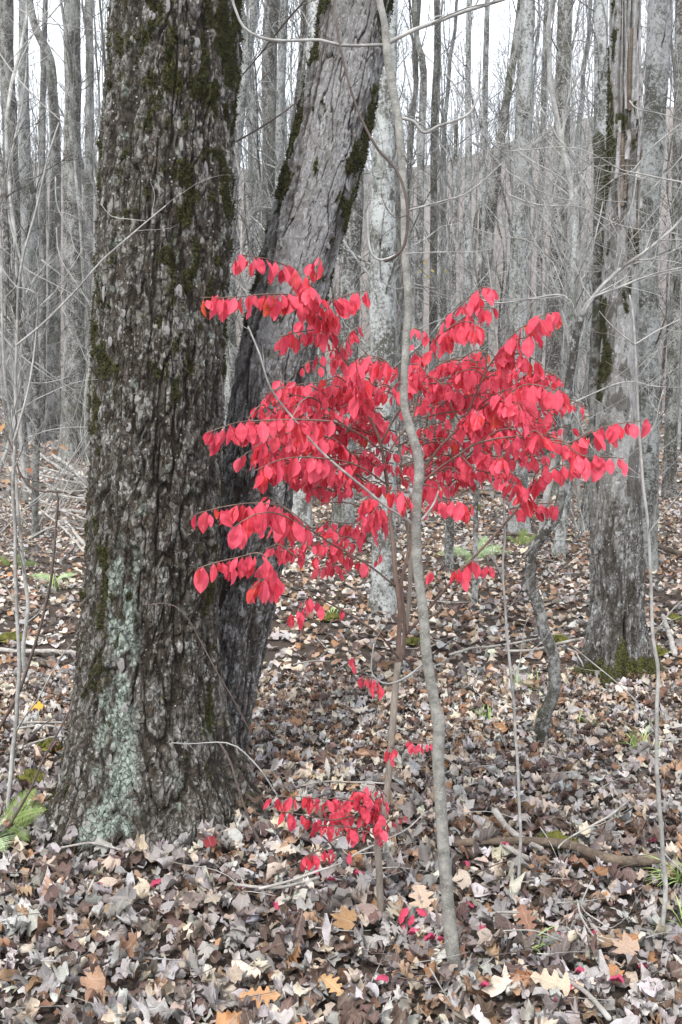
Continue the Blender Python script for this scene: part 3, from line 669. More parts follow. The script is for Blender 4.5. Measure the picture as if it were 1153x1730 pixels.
# bark strips peeling on the right tree
g = np.random.default_rng(41)
for k in range(16):
    px_, py_ = g.uniform(1036, 1080), g.uniform(20, 300); l_ = g.uniform(40, 130); c_, w_ = RT.get(at(px_, py_, YR)[2]), 0
    xw = at(px_, py_, YR)[0]; dx = np.clip((xw-c_[0])/c_[2], -.95, .95); yf = c_[1]-c_[2]*math.sqrt(1-dx*dx)-.008
    z0 = at(px_, py_, yf)[2]; n = 6; zz = z0-np.linspace(0, l_*yf/F, n); wv = g.uniform(.005, .013)
    xs = xw+.012*np.cumsum(g.normal(size=n))*.4; ys = yf-np.linspace(0, 1, n)**2*g.uniform(0, .03)
    Vp = np.vstack([np.stack([xs-wv, ys+.004, zz], -1), np.stack([xs+wv, ys, zz], -1), np.stack([xs+wv, ys+.006, zz], -1), np.stack([xs-wv, ys+.01, zz], -1)])
    i = np.arange(n-1); Qp = np.vstack([np.stack([a*n+i, b_*n+i, b_*n+i+1, a*n+i+1], -1) for a, b_ in ((0, 1), (1, 2), (2, 3), (3, 0))])
    link('bark_strip', mesh_np('bark_strip', Vp, Qp, None, M_BROWNLOG if k % 3 == 0 else M_PLATE, smooth=False), rt)

tick('crowns')
# ------------------------------------------------------------------ crowns and far-tree prototypes
def grow(P, R, n1, L1, seed, zmin=0., levels=3, up=.6, cnt=(5, 5)):
    g = np.random.default_rng(seed); out = []
    def kids(P, R, cnt, L, up, fr, tmin, n=6):
        M, m, _ = P.shape; tt = g.uniform(tmin, .98, (M, cnt))*(m-1); i0 = np.minimum(tt.astype(int), m-2); f = (tt-i0)[..., None]; a = np.arange(M)[:, None]
        b_ = P[a, i0]*(1-f)+P[a, i0+1]*f; r0 = (R[a, i0]*(1-f[..., 0])+R[a, i0+1]*f[..., 0])*fr
        tg = P[a, i0+1]-P[a, i0]; tg /= np.linalg.norm(tg, axis=-1, keepdims=True)+1e-9
        d = g.normal(size=tg.shape); d -= (d*tg).sum(-1, keepdims=True)*tg; d /= np.linalg.norm(d, axis=-1, keepdims=True)+1e-9
        d = d*g.uniform(.6, 1.1, tt.shape)[..., None]+tg*.8; d[..., 2] += up; d /= np.linalg.norm(d, axis=-1, keepdims=True)
        ln = L*g.uniform(.55, 1.2, tt.shape)*(1-.45*tt/(m-1)); Q = [b_]
        for s in range(1, n):
            d = d+g.normal(size=d.shape)*.13; d[..., 2] += .06; d /= np.linalg.norm(d, axis=-1, keepdims=True); Q.append(Q[-1]+d*(ln/(n-1))[..., None])
        PP = np.stack(Q, 2).reshape(M*cnt, n, 3); RR = (r0[..., None]*np.linspace(1, .3, n)).reshape(M*cnt, n); return PP, RR
    p1, r1 = kids(P[None], R[None], n1, L1, up, .42, zmin, 7); out.append(tubes(p1, r1, 5, False))
    if levels > 1:
        p2, r2 = kids(p1, r1, cnt[0], L1*.42, up*.5, .5, .2); r2 = np.maximum(r2, .003); out.append(tubes(p2, r2, 4, False))
    if levels > 2:
        p3, r3 = kids(p2, r2, cnt[1], L1*.2, .25, .55, .15, 4); r3 = np.maximum(r3, .0022); out.append(tubes(p3, r3, 3, False))
    return out
CROWN = []
for k in range(8):
    g = np.random.default_rng(500+k); n = 14; z = np.linspace(0, 9.5, n); P = np.stack([.25*np.cumsum(g.normal(size=n))*.4, .25*np.cumsum(g.normal(size=n))*.4, z], -1); P -= P[0]*[1, 1, 0]
    R = .10*np.linspace(1, .12, n); parts = [tubes(P[None], R[None], 8)]+grow(P, R, 15, 3.4, 600+k, .05, 3, .75, (6, 6))
    Va, Qa, Ta = joinparts(parts); CROWN.append(mesh_np('crown', Va, Qa, Ta, M_BEECH))
MKIND = (M_BEECH, M_GREY, M_DARK)
def setmat(o, m):
    o.material_slots[0].link = 'OBJECT'; o.material_slots[0].material = m; return o
TRUNKP = []
for k in range(9):
    g = np.random.default_rng(700+k); n = 40; z = np.linspace(-.3, 8, n); s = g.uniform(.02, .12)
    P = np.stack([s*fbm(z*.35, k*9.1, 0, 2, 3)*5, s*fbm(z*.35, k*7.7+40, 0, 2, 4)*5, z], -1); P[:, :2] -= P[3, :2]
    R = .14*(1-.28*np.linspace(0, 1, n))*(1+.06*vnoise(z*2, k, 0, 4))+.08*np.exp(-np.clip(z+.1, 0, 9)/.2)
    P1 = P.copy(); V1 = tubes(P1[None], R[None], 14, False); Vv = V1[0]; ang = np.arctan2(Vv[:, 1]-np.repeat(P[:, 1], 14), Vv[:, 0]-np.repeat(P[:, 0], 14))
    Vv[:, :2] += (np.stack([np.cos(ang), np.sin(ang)], -1)*.012*(fbm(ang*2+k, Vv[:, 2]*3, 0, 3, 7)+.8*np.exp(-np.clip(Vv[:, 2], 0, 9)/.2)*4*np.cos(4*ang+k))[:, None])
    tw = grow(P, R*.35, 16, 1.5, 800+k, .15, 2, .3, (5, 4))
    Va, Qa, Ta = joinparts([V1]); Vb, Qb, Tb = joinparts(tw)
    TRUNKP.append((mesh_np('trunk', Va, Qa, Ta, M_BEECH), mesh_np('dead_twigs', Vb, Qb, Tb, M_BEECH), P[-1], .14*.72))
def where(x_, y_):
    px = W0/2+F*x_/y_
    a = ('left of the great maple' if px < 160 else 'behind the great maple' if px < 385 else 'in the gap between the two big trunks' if px < 480 else 'behind the leaning trunk' if px < 620 else
         'behind the kinked sapling' if px < 720 else 'above the right half of the shrub' if px < 870 else 'left of the shredded-bark tree' if px < 1000 else 'behind the shredded-bark tree' if px < 1090 else 'by the right edge')
    return a, ('in the front rank' if y_ < 12 else 'in the nearer ranks' if y_ < 26 else 'farther back' if y_ < 50 else 'deep in the woods' if y_ < 90 else 'on the far hillside')
def place_far(x_, y_, r_, g, label, group, kind=None, crown=True, twigs=True):
    mi = int(g.choice([0, 1, 2])) if kind is None else kind; tr, tw, tipP, tipr = TRUNKP[g.integers(len(TRUNKP))]
    wa, wb = where(x_, y_); label = '%s %s tree %s, %s' % (('thin' if r_ < .055 else 'slender' if r_ < .08 else 'middling' if r_ < .11 else 'stout'), ('pale', 'furrowed grey', 'dark mossy')[mi], wa, wb)
    s = r_/.14; zg = float(terrain(x_, y_)); hz = g.uniform(.9, 1.3)
    sz = max(s, .7)*hz
    e_ = empty('background_tree', (x_, y_, zg), label, 'tree', group); e_.rotation_euler = (g.normal(0, .035), g.normal(0, .035), g.uniform(0, 6.28))
    o = bpy.data.objects.new('trunk', tr); C.objects.link(o); setmat(o, MKIND[mi]); o.parent = e_; o.scale = (s, s, sz)
    if twigs:
        o = bpy.data.objects.new('twigs', tw); C.objects.link(o); setmat(o, MKIND[mi]); o['kind'] = 'stuff'; o.parent = e_; o.scale = (s*1.3, s*1.3, sz)
    if crown:
        c_ = bpy.data.objects.new('crown', CROWN[g.integers(8)]); C.objects.link(c_); setmat(c_, MKIND[mi]); c_.parent = e_
        c_.location = (tipP[0]*s, tipP[1]*s, tipP[2]*sz-.02); cs = s*tipr/.10; c_.scale = (cs, cs, max(cs, .75))
    return e_
def traced(label, pts, kind, Y=None, basepy=None, name='background_tree', crown=True, twn=10, sides=20, seed=0):
    """pts: (py, px, width) from top of picture down; base on the ground at the last one"""
    pb = ground(pts[-1][1], pts[-1][0]) if Y is None else None; Y = float(pb[1]) if Y is None else Y
    P = []; R = []
    for (py, px, w) in pts[::-1]:
        P.append(at(px, py, Y)); R.append(w/2*Y/F)
    P = np.array(P); R = np.array(R); P[0][2] = terrain(P[0][0], P[0][1])-.1
    d = (P[-1]-P[-3 if len(P) > 3 else -2]); d /= d[2]; h = max(.5, Y*.12); P = np.vstack([P, P[-1]+d*h*.5, P[-1]+d*h]); R = np.append(R, [R[-1]*.95, R[-1]*.9])
    p, r = smooth_line(P, R, Y*.012, 0); zr = p[:, 2]-p[0, 2]; r = r*(1+.5*np.exp(-zr/(r[0]*1.2)))*(1+.05*vnoise(zr*3, seed*.7+.3, 0, 3))
    V, Q, T = tubes(p[None], r[None], sides, False)
    a = np.tile(np.arange(sides)*2*np.pi/sides, len(p)); rr = np.repeat(r, sides); c_ = np.repeat(p, sides, 0); dv = V-c_
    nz = fbm(np.cos(a)*2+seed, V[:, 2]*4, np.sin(a)*2, 3, 11)*.09+.35*np.exp(-np.repeat(zr, sides)/(r[0]*1.5))*np.cos(4*a+seed)*.5
    V = c_+dv*(1+nz)[:, None]
    m_ = (M_BEECH, M_GREY, M_DARK)[kind]
    e_ = empty(name, (P[0][0], P[0][1], P[0][2]+.1), label, 'tree')
    link('trunk', mesh_np('trunk', V, Q, T, m_), e_)
    if twn:
        tw = side_twigs(p, np.minimum(r*.5, .02), twn, (.4, 1.6), .35, 900+seed, 1., .5, 4, 2, .3); Va, Qa, Ta = joinparts(tw)
        link('twigs', mesh_np('twigs', Va, Qa, Ta, m_), e_, kind='stuff')
    if crown:
        g_ = np.random.default_rng(seed+3); c2 = bpy.data.objects.new('crown', CROWN[g_.integers(8)]); C.objects.link(c2); setmat(c2, m_); c2.parent = e_
        c2.location = Vector(p[-1])-e_.location; s = r[-1]/.10; c2.scale = (s, s, max(s, .7)); c2.rotation_euler = (0, 0, g_.uniform(0, 6))
    return e_

tick('traced')
TR = [
 # label, points (py,px,w), kind(0 beech,1 grey,2 dark), Y
 ('pale lichen-spotted beech trunk directly behind the thin bare sapling', [(-40, 658, 30), (200, 650, 36), (400, 647, 42), (600, 647, 44), (800, 649, 40), (1035, 650, 44)], 0, None),
 ('tall pale tree with dark moss patches, left of the dark trunk in the right background', [(-40, 894, 24), (150, 886, 25), (300, 882, 27), (450, 876, 29), (600, 876, 30), (900, 878, 32)], 0, None),
 ('straight dark mossy trunk between the pale spotted tree and the shredded-bark tree', [(-40, 957, 24), (150, 951, 24), (300, 948, 26), (500, 940, 27), (650, 934, 28), (835, 930, 30)], 2, None),
 ('pale mossy trunk just right of and behind the shredded-bark tree', [(-40, 1118, 36), (100, 1112, 37), (250, 1102, 38), (400, 1092, 38), (600, 1094, 36), (800, 1096, 34), (965, 1094, 32)], 0, None),
 ('slim pale trunk rising left of the shredded-bark tree top', [(-40, 1016, 22), (200, 1016, 22), (400, 1012, 22), (600, 1008, 20), (880, 1004, 20)], 0, None),
 ('thin dark tree leaning right, behind the centre of the picture', [(-40, 886, 12), (60, 874, 13), (170, 856, 13), (300, 838, 15), (430, 824, 17), (800, 806, 18)], 2, 16.),
 ('slender tree forking high, first right of the sapling top', [(-40, 697, 7), (60, 704, 9), (120, 716, 11), (250, 712, 12), (500, 708, 13), (800, 704, 15)], 1, 17.),
 ('slender straight spotted tree, second right of the sapling top', [(-40, 738, 8), (80, 739, 10), (200, 734, 11), (400, 733, 12), (800, 730, 14)], 2, 18.),
 ('slender spotted tree with dark patches in the middle of the woods', [(-40, 793, 8), (150, 791, 9), (250, 792, 11), (400, 790, 12), (820, 786, 15)], 0, 17.),
 ('thin pale pole tree between two slender spotted trees', [(-40, 825, 8), (100, 821, 9), (300, 818, 10), (760, 812, 12)], 0, 20.),
 ('mossy trunk in the gap left of the leaning trunk', [(-40, 462, 26), (120, 455, 24), (300, 456, 22), (500, 452, 24), (790, 448, 26)], 2, None),
 ('pale trunk leaning right in the gap between the big trunks', [(-40, 436, 15), (80, 420, 16), (200, 405, 16), (400, 392, 16), (740, 384, 18)], 0, 13.),
 ('twin-stemmed mossy trunk touching the leaning trunk at the top', [(-40, 524, 20), (100, 516, 22), (250, 510, 22), (450, 500, 22), (800, 494, 24)], 2, None),
 ('slim pale trunk in the gap right beside the mossy one', [(-40, 482, 13), (200, 474, 14), (500, 470, 15), (780, 466, 18)], 0, 12.),
 ('pale furrowed trunk behind the leaning trunk at leaf height', [(-40, 612, 30), (300, 598, 34), (450, 592, 36), (620, 586, 36), (900, 578, 40)], 1, 9.5),
 ('short-looking pale trunk base behind the leftmost red leaves', [(-40, 540, 34), (400, 524, 36), (800, 508, 38), (905, 506, 42)], 0, None),
 ('dark rough trunk at the left edge of the picture', [(-40, 10, 24), (100, 12, 22), (250, 18, 24), (400, 22, 26), (600, 24, 28), (765, 26, 32)], 2, None),
 ('pale mossy trunk, second from the left edge', [(-40, 40, 14), (100, 40, 16), (250, 42, 18), (400, 48, 36), (600, 46, 36), (750, 46, 42)], 0, None),
 ('dark trunk leaning right at upper left, crossing other trunks', [(-40, 42, 12), (40, 58, 13), (100, 84, 16), (170, 90, 17), (260, 94, 18), (500, 92, 20), (740, 90, 26)], 2, None),
 ('thick dark forked trunk left of the great maple', [(-40, 122, 26), (80, 122, 26), (150, 124, 26), (250, 122, 28), (450, 124, 32), (600, 126, 36), (778, 122, 42)], 2, None),
 ('slim pale trunk just left of the great maple', [(-40, 150, 12), (150, 152, 13), (300, 150, 15), (500, 146, 18), (738, 144, 22)], 1, None),
 ('thin grey trunk between the dark forked trunk and the pale mossy one', [(-40, 78, 8), (200, 72, 10), (450, 72, 12), (738, 70, 15)], 1, None),
 ('dark trunk at the right edge of the picture', [(-40, 1150, 14), (200, 1146, 14), (450, 1142, 16), (650, 1136, 20), (760, 1134, 24)], 2, 13.),
 ('small mossy-footed trunk right of the sapling, behind the ferns', [(400, 768, 7), (700, 764, 11), (860, 761, 15), (965, 757, 18)], 1, None),
 ('thin crooked-footed pole tree in front of the ferns', [(380, 812, 5), (700, 806, 7), (900, 804, 9), (1000, 803, 10), (1028, 798, 13)], 1, None),
 ('leaning pale trunk pair behind the crooked young tree, the thicker one', [(500, 968, 9), (700, 962, 14), (830, 957, 18), (900, 948, 20), (940, 942, 22)], 0, None),
 ('dark burnt-looking leaning trunk base left of the shredded-bark tree', [(500, 1020, 8), (700, 1008, 12), (800, 998, 15), (860, 990, 17), (900, 982, 22)], 2, None),
 ('slim trunk with a knotty bend behind the dark mossy trunk', [(-40, 925, 8), (200, 918, 9), (450, 912, 10), (800, 908, 12)], 1, 18.),
 ('thin trunk behind the pale mossy trunk near the right edge', [(-40, 1062, 8), (100, 1070, 9), (300, 1066, 10), (700, 1060, 12)], 1, 19.),
]
for k, (lb, pts, kd, Y) in enumerate(TR):
    traced(lb, pts, kd, Y, seed=k, crown=(min(p[0] for p in pts) < 0), twn=14)
tick('wood')
# the wood beyond, each tree its own
g = np.random.default_rng(77); placed = []
n_ = 0
while n_ < 128:
    y_ = 20+(90-20)*g.random()**1.0; x_ = g.uniform(-1, 1)*(.42*y_+3)
    r_ = g.choice([.05, .07, .09, .12, .16], p=[.22, .27, .25, .17, .09])*g.uniform(.85, 1.15)
    if r_ > .13 and y_ < 24: continue
    if any((x_-a)**2+(y_-b_)**2 < 1.3 for a, b_ in placed): continue
    placed.append((x_, y_)); n_ += 1
    place_far(x_, y_, r_, g, 'bare grey tree standing in the crowded woods behind the red shrub', 'bare trees of the woods behind', twigs=y_ < 45)

tick('sap')
for k in range(58):
    y_ = g.uniform(16, 40); x_ = g.uniform(-1, 1)*(.4*y_)
    place_far(x_, y_, g.uniform(.028, .052), g, '', 'slim trees of the woods behind', twigs=True)
# the far hillside wood reads as one mass
hp = []
for k in range(190):
    y_ = g.uniform(88, 190); x_ = g.uniform(-1, 1)*(.42*y_); zg = float(terrain(x_, y_)); r_ = g.uniform(.07, .16); hh = g.uniform(10, 16); n = 6
    z = np.linspace(0, hh, n); P = np.stack([x_+.3*np.cumsum(g.normal(size=n)), y_+.3*np.cumsum(g.normal(size=n)), zg-.3+z], -1); R = r_*np.linspace(1, .2, n)
    hp.append(tubes(P[None], R[None], 5, False)); M = 20; t_ = g.uniform(.3, .98, M); b0 = np.stack([np.interp(t_*hh, z, P[:, j]) for j in range(3)], -1); d = g.normal(size=(M, 3)); d[:, 2] = np.abs(d[:, 2])+.7; d /= np.linalg.norm(d, axis=1, keepdims=True)
    L1 = (g.uniform(1.2, 3.6, M)*(1.15-t_*.6))[:, None]; PP = np.stack([b0, b0+d*L1*.5, b0+d*L1+[0, 0, .4]], 1); hp.append(tubes(PP, np.tile([.035, .025, .012], (M, 1)), 3, False))
V, Q, T = joinparts(hp); solo('hillside_wood', V, Q, T, M_GREY, 'faint mass of bare trees covering the far hillside', 'trees', kind='stuff')
# ------------------------------------------------------------------ saplings and branches that the picture shows one by one
def part_limb(name, parent, pts, Y, rp, mat, k=8, twn=0, twl=(.05, .2), seed=0, wob=.003, step=.04, toground=False, twr=.45, lev=1, label=None):
    P, R = line_px(pts, Y, (rp if name == 'trunk' else (rp[0]*.64, rp[1]*.64)))
    if toground: P[0][2] = float(terrain(P[0][0], P[0][1]))-.03
    p, r = smooth_line(P, R, step, wob, seed); parts = [tubes(p[None], r[None], k)]
    if twn: parts += side_twigs(p, r, twn, twl, .25, 3000+seed, 1., twr, 4, lev)
    V, Q, T = joinparts(parts); o = link(name, mesh_np(name, V, Q, T, mat), parent)
    if label: o['label'] = label
    return p, r
gs = ground(768, 1642); YS = float(gs[1])
sap = empty('bare_sapling', gs, 'bare grey sapling with kinked stem standing in front of the red shrub', 'sapling')
stem = [(770, 1648), (762, 1580), (752, 1470), (746, 1380), (741, 1290), (742, 1225), (733, 1180), (722, 1110), (716, 1040), (708, 980), (703, 920), (704, 850), (709, 800), (706, 765), (693, 725), (684, 690), (684, 640), (688, 560), (689, 500), (685, 420), (683, 330), (677, 240), (666, 160), (655, 90), (650, 40), (642, 0), (636, -60), (625, -400), (650, -900)]
P, R = line_px(stem, YS, (12.5, 6)); zR = np.array([12.5, 12, 11, 10.5, 10.3, 10.8, 9.5, 9.3, 9, 8.8, 8.8, 9.0, 8.4, 8.2, 7.8, 6.9, 6.3, 6.1, 6.2, 6, 6.1, 6.4, 6.9, 7, 5.8, 5.6, 5.4, 4.5, 3])*YS/F
p, r = smooth_line(P, zR, .012, .0015, 1); r = r*(1+.05*vnoise(np.arange(len(r))*.11, 1, 0, 2)+.16*np.exp(-((p[:, 2]-at(741, 1215, YS)[2])/.02)**2))
V, Q, T = tubes(p[None], r[None], 16)
link('stem', mesh_np('stem', V, Q, T, M_SAP), sap)
def sb(pts, rp, seed, twn=3, twl=(.05, .25), mat=M_TWIG): return part_limb('branch', sap, pts, YS, rp, mat, 7, twn, twl, seed, .002)
sb([(652, 76), (620, 77), (575, 77), (540, 68), (480, 69), (440, 64), (412, 46), (400, 20), (392, -10), (380, -80)], (4, 3), 1)
sb([(656, 74), (700, 50), (740, 36), (790, 18), (850, -1), (960, -40)], (5.5, 4), 2, 5, (.1, .4))
sb([(679, 200), (700, 205), (712, 222), (724, 224), (740, 213), (775, 202), (795, 190), (806, 166), (812, 150)], (4.2, 3), 3, 2)
sb([(702, 892), (690, 880), (655, 858), (620, 828), (580, 795), (540, 760), (500, 712), (468, 672), (452, 640), (440, 600), (420, 552)], (4.2, 2.2), 4, 4, (.03, .12))
sb([(716, 1120), (700, 1135), (680, 1148), (655, 1156), (636, 1148), (627, 1130), (632, 1088)], (3.2, 2), 5, 2, (.03, .1))
sb([(706, 885), (722, 868), (735, 848), (741, 830)], (3.5, 2.5), 6, 1, (.03, .1))
sb([(708, 982), (702, 965), (704, 950), (715, 940)], (2, 1.2), 7, 0)
# brown whip hanging in front of the leaning trunk, curling at its lower end
vine = empty('hanging_vine', at(686, 430, YS-.08), 'reddish brown woody vine arching down from the leaning trunk and curling beside the sapling', 'vine')
part_limb('stem', vine, [(566, 20), (572, 60), (588, 135), (610, 200), (640, 255), (668, 285), (684, 325), (688, 370), (683, 412), (668, 432), (652, 441)], YS-.08, (2.6, 4.6), M_TWIGD, 7, 3, (.1, .35), 31)
part_limb('curl', vine, [(668, 432), (645, 441), (630, 430), (624, 405), (622, 375), (622, 355)], YS-.08, (3.2, 2), M_TWIG, 6, 0, seed=32, label='pale upturned end of the vine')
part_limb('branch', vine, [(688, 358), (720, 349), (770, 335), (800, 320), (850, 275)], YS-.05, (2.6, 1.2), M_TWIG, 6, 4, (.1, .4), 33)
part_limb('branch', vine, [(688, 430), (740, 427), (790, 426), (830, 420)], YS-.02, (1.6, 1), M_TWIG, 6, 3, (.05, .3), 34)

# left edge
g1 = ground(12, 1395); Y1 = float(g1[1])
sp = empty('bare_sapling', g1, 'thin pale grey sapling at the left edge with one long diagonal branch', 'sapling')
part_limb('stem', sp, [(10, 1400), (20, 1290), (30, 1180), (33, 1100), (28, 1000), (26, 900), (22, 820), (26, 740), (28, 600), (31, 500), (40, 430), (62, 350), (80, 270), (100, 208)], Y1, (6.5, 2.2), M_TWIG, 8, 10, (.1, .5), 41, toground=True)
part_limb('branch', sp, [(28, 583), (80, 540), (130, 488), (170, 442), (215, 402), (250, 372), (280, 348)], Y1-.25, (3.2, 1.4), M_TWIG, 7, 4, (.1, .35), 42, label='long diagonal branch crossing in front of the great maple')
part_limb('branch', sp, [(246, 372), (215, 370), (188, 366), (170, 345)], Y1-.25, (1.4, .9), M_TWIG, 5, 1, (.05, .15), 43)
part_limb('branch', sp, [(-20, 60), (20, 120), (60, 165), (107, 207)], Y1, (1.5, 2), M_TWIG, 5, 2, (.1, .3), 44)
part_limb('branch', sp, [(24, 745), (40, 690), (52, 640), (62, 560), (62, 495), (30, 485), (0, 450)], Y1-.05, (3.2, 1.5), M_TWIG, 6, 4, (.1, .4), 45)
g2 = ground(45, 1160); Y2 = float(g2[1])
sp = empty('bare_sapling', g2, 'pale grey sapling bowed at knee height, second from the left edge', 'sapling')
part_limb('stem', sp, [(46, 1165), (40, 1100), (48, 1030), (42, 970), (35, 900), (26, 800), (16, 700), (6, 600), (2, 450)], Y2, (6, 3), M_TWIG, 8, 12, (.2, .8), 46, toground=True, lev=2)
dv = empty('woody_vine', ground(2, 1235), 'dark curving woody vine in front of the left edge saplings', 'vine')
part_limb('stem', dv, [(-10, 700), (8, 728), (24, 765), (34, 798), (52, 822), (75, 831), (97, 833), (96, 880), (90, 950), (78, 1020), (60, 1085), (36, 1160), (16, 1200), (-6, 1240)], 3.6, (2, 4.5), M_TWIGD, 7, 5, (.1, .4), 47)
part_limb('branch', dv, [(66, 1075), (90, 1072), (130, 1045)], 3.6, (1.6, 1), M_TWIGD, 5, 2, (.05, .2), 48)
d2 = empty('leaning_branch', ground(16, 1395), 'dark dead branch leaning against the left foot of the great maple', 'branch')
part_limb('stem', d2, [(14, 1398), (48, 1340), (70, 1290), (92, 1248), (110, 1215), (122, 1190)], 3.15, (4, 2.5), M_TWIGD, 7, 2, (.05, .2), 49)
part_limb('branch', d2, [(40, 1258), (72, 1225), (105, 1203)], 3.3, (2, 1.5), M_TWIGD, 6, 1, (.05, .1), 50)
# twigs on the great maple's right foot
d3 = empty('leaning_branch', ground(450, 1440), 'thin grey dead branch leaning on the right foot of the great maple', 'branch')
part_limb('stem', d3, [(449, 1441), (425, 1395), (405, 1340), (392, 1290), (372, 1255)], 2.98, (4, 2.6), M_TWIGD, 7, 0, seed=51)
part_limb('branch', d3, [(250, 1022), (280, 1020), (310, 1036), (340, 1085), (370, 1140), (400, 1190), (425, 1240)], 3.0, (1.2, 2), M_TWIGD, 5, 1, (.03, .1), 52)
part_limb('branch', d3, [(290, 1254), (330, 1256), (365, 1254), (400, 1262), (440, 1300), (470, 1345)], 2.95, (1.2, 2.4), M_TWIG, 5, 2, (.03, .1), 53)
d4 = empty('leaning_branch', at(440, 190, 3.4), 'long thin twigs slanting across the gap between the two big trunks', 'branch')
part_limb('branch', d4, [(352, 250), (392, 242), (430, 222), (470, 196), (500, 172), (530, 150)], 3.9, (2.6, 1.6), M_TWIGD, 5, 4, (.1, .4), 54)
part_limb('branch', d4, [(390, 150), (420, 115), (450, 78), (480, 40), (516, 0)], 4.1, (1.6, 2.6), M_TWIGD, 5, 4, (.1, .4), 55)

# right side
g3 = ground(1118, 1600); Y3 = float(g3[1])
sp = empty('bare_sapling', g3, 'thin brownish sapling with paired side twigs, in front of the shredded-bark tree', 'sapling')
part_limb('stem', sp, [(1116, 1604), (1124, 1500), (1118, 1430), (1112, 1330), (1110, 1230), (1113, 1140), (1104, 1080), (1100, 990), (1096, 900), (1086, 800), (1078, 700), (1074, 600), (1070, 540), (1062, 500)], Y3, (7, 2.2), M_TWIG, 8, 3, (.1, .3), 61, toground=True)
for k, pts in enumerate([[(1073, 582), (1040, 555), (1014, 526)], [(1073, 582), (1110, 560), (1150, 540)], [(1110, 1250), (1135, 1252), (1180, 1246)], [(1106, 1072), (1130, 1040), (1170, 1000)], [(1098, 900), (1120, 870), (1160, 820)], [(1122, 1440), (1136, 1456), (1165, 1480)], [(1108, 1240), (1085, 1200), (1050, 1160), (990, 1110), (965, 1090)], [(1082, 745), (1105, 720), (1112, 690), (1120, 660)], [(1070, 760), (1068, 700), (1058, 640)]]):
    part_limb('branch', sp, pts, Y3, (2.4, 1.2), M_TWIG, 5, 2, (.05, .25), 62+k)
g4 = ground(876, 1505); Y4 = float(g4[1])
sp = empty('bare_sapling', g4, 'very thin straight grey sapling right of the kinked one, rooted by the fallen log', 'sapling')
part_limb('stem', sp, [(876, 1508), (879, 1400), (873, 1260), (864, 1150), (855, 1050), (851, 950), (854, 900), (849, 800), (846, 700), (838, 560), (824, 430)], Y4, (4.6, 1.8), M_TWIG, 7, 7, (.1, .4), 75, toground=True)
part_limb('branch', sp, [(855, 1030), (900, 1000), (950, 960), (1002, 915), (1000, 900)], Y4+.05, (1.6, 1.4), M_TWIGD, 5, 0, seed=76)
part_limb('branch', sp, [(852, 972), (880, 945), (898, 925), (912, 913)], Y4+.05, (1.5, 2.2), M_TWIG, 5, 0, seed=77)
g5 = ground(917, 1255); Y5 = float(g5[1])
sp = empty('crooked_tree', g5, 'crooked young tree snaking up and forking before the dark mossy trunk', 'tree')
P_ = [(916, 1258), (918, 1220), (932, 1185), (939, 1150), (937, 1110), (922, 1070), (907, 1020), (899, 975), (903, 930), (925, 895), (942, 868), (953, 820), (958, 760), (957, 700), (962, 640), (972, 580), (983, 535)]
p, r = part_limb('trunk', sp, P_, Y5, (12, 6.5), M_GREY, 12, 0, seed=80, wob=.008, toground=True)
for k, (pts, rp) in enumerate([([(983, 535), (1005, 500), (1030, 475), (1060, 450), (1100, 420), (1160, 362)], (6, 3)), ([(985, 530), (1000, 505), (1040, 490), (1090, 470), (1160, 450)], (4, 2)), ([(978, 545), (968, 520), (952, 500), (900, 505), (850, 512), (800, 500)], (4, 1.5)), ([(958, 690), (940, 660), (915, 645), (890, 640)], (2.6, 1.3)), ([(960, 685), (1000, 665), (1060, 645), (1110, 655), (1160, 652)], (2.6, 1.2)), ([(962, 680), (985, 730), (1008, 765), (1040, 800)], (2, 1.2))]):
    part_limb('branch', sp, pts, Y5, rp, M_TWIG, 6, 12, (.2, .9), 81+k, .01, lev=2)
# arching whips of the beech brush, some of them picked out in the photo
bs = empty('brush', ground(1130, 1060), 'tangle of long pale arching twigs before the shredded-bark tree', 'brush')
for k, pts in enumerate([[(1160, 310), (1090, 295), (1050, 285), (1000, 260), (960, 250), (860, 256)], [(1150, 210), (1110, 240), (1070, 285), (1040, 300), (1000, 335), (960, 370)], [(1065, 170), (1078, 185), (1120, 192), (1160, 205)], [(912, 180), (930, 210), (948, 240), (975, 262), (1020, 285), (1065, 297), (1160, 318)], [(895, 280), (888, 300), (888, 330), (892, 342), (930, 380), (960, 430)], [(973, 210), (970, 260), (985, 310), (1010, 335), (1060, 340)], [(870, 255), (930, 290), (960, 310), (1000, 360), (1040, 400)], [(1078, 290), (1070, 340), (1052, 390), (1045, 430), (1062, 450)], [(860, 330), (910, 345), (980, 350), (1050, 380), (1160, 400)], [(1020, 340), (1010, 380), (1000, 430), (985, 470)], [(800, 240), (830, 260), (870, 300), (930, 330), (1000, 345)], [(860, 400), (900, 410), (940, 440), (1000, 460), (1060, 440)], [(1160, 255), (1130, 290), (1090, 330), (1050, 350), (990, 420)]]):
    part_limb('twig', bs, pts, 4.4+.07*k, (2.2, 1.0), M_TWIG, 5, 9, (.12, .6), 100+k, .006, lev=2)
bs = empty('brush', ground(60, 1000), 'tangle of long pale arching twigs at the left, beside the great maple', 'brush')
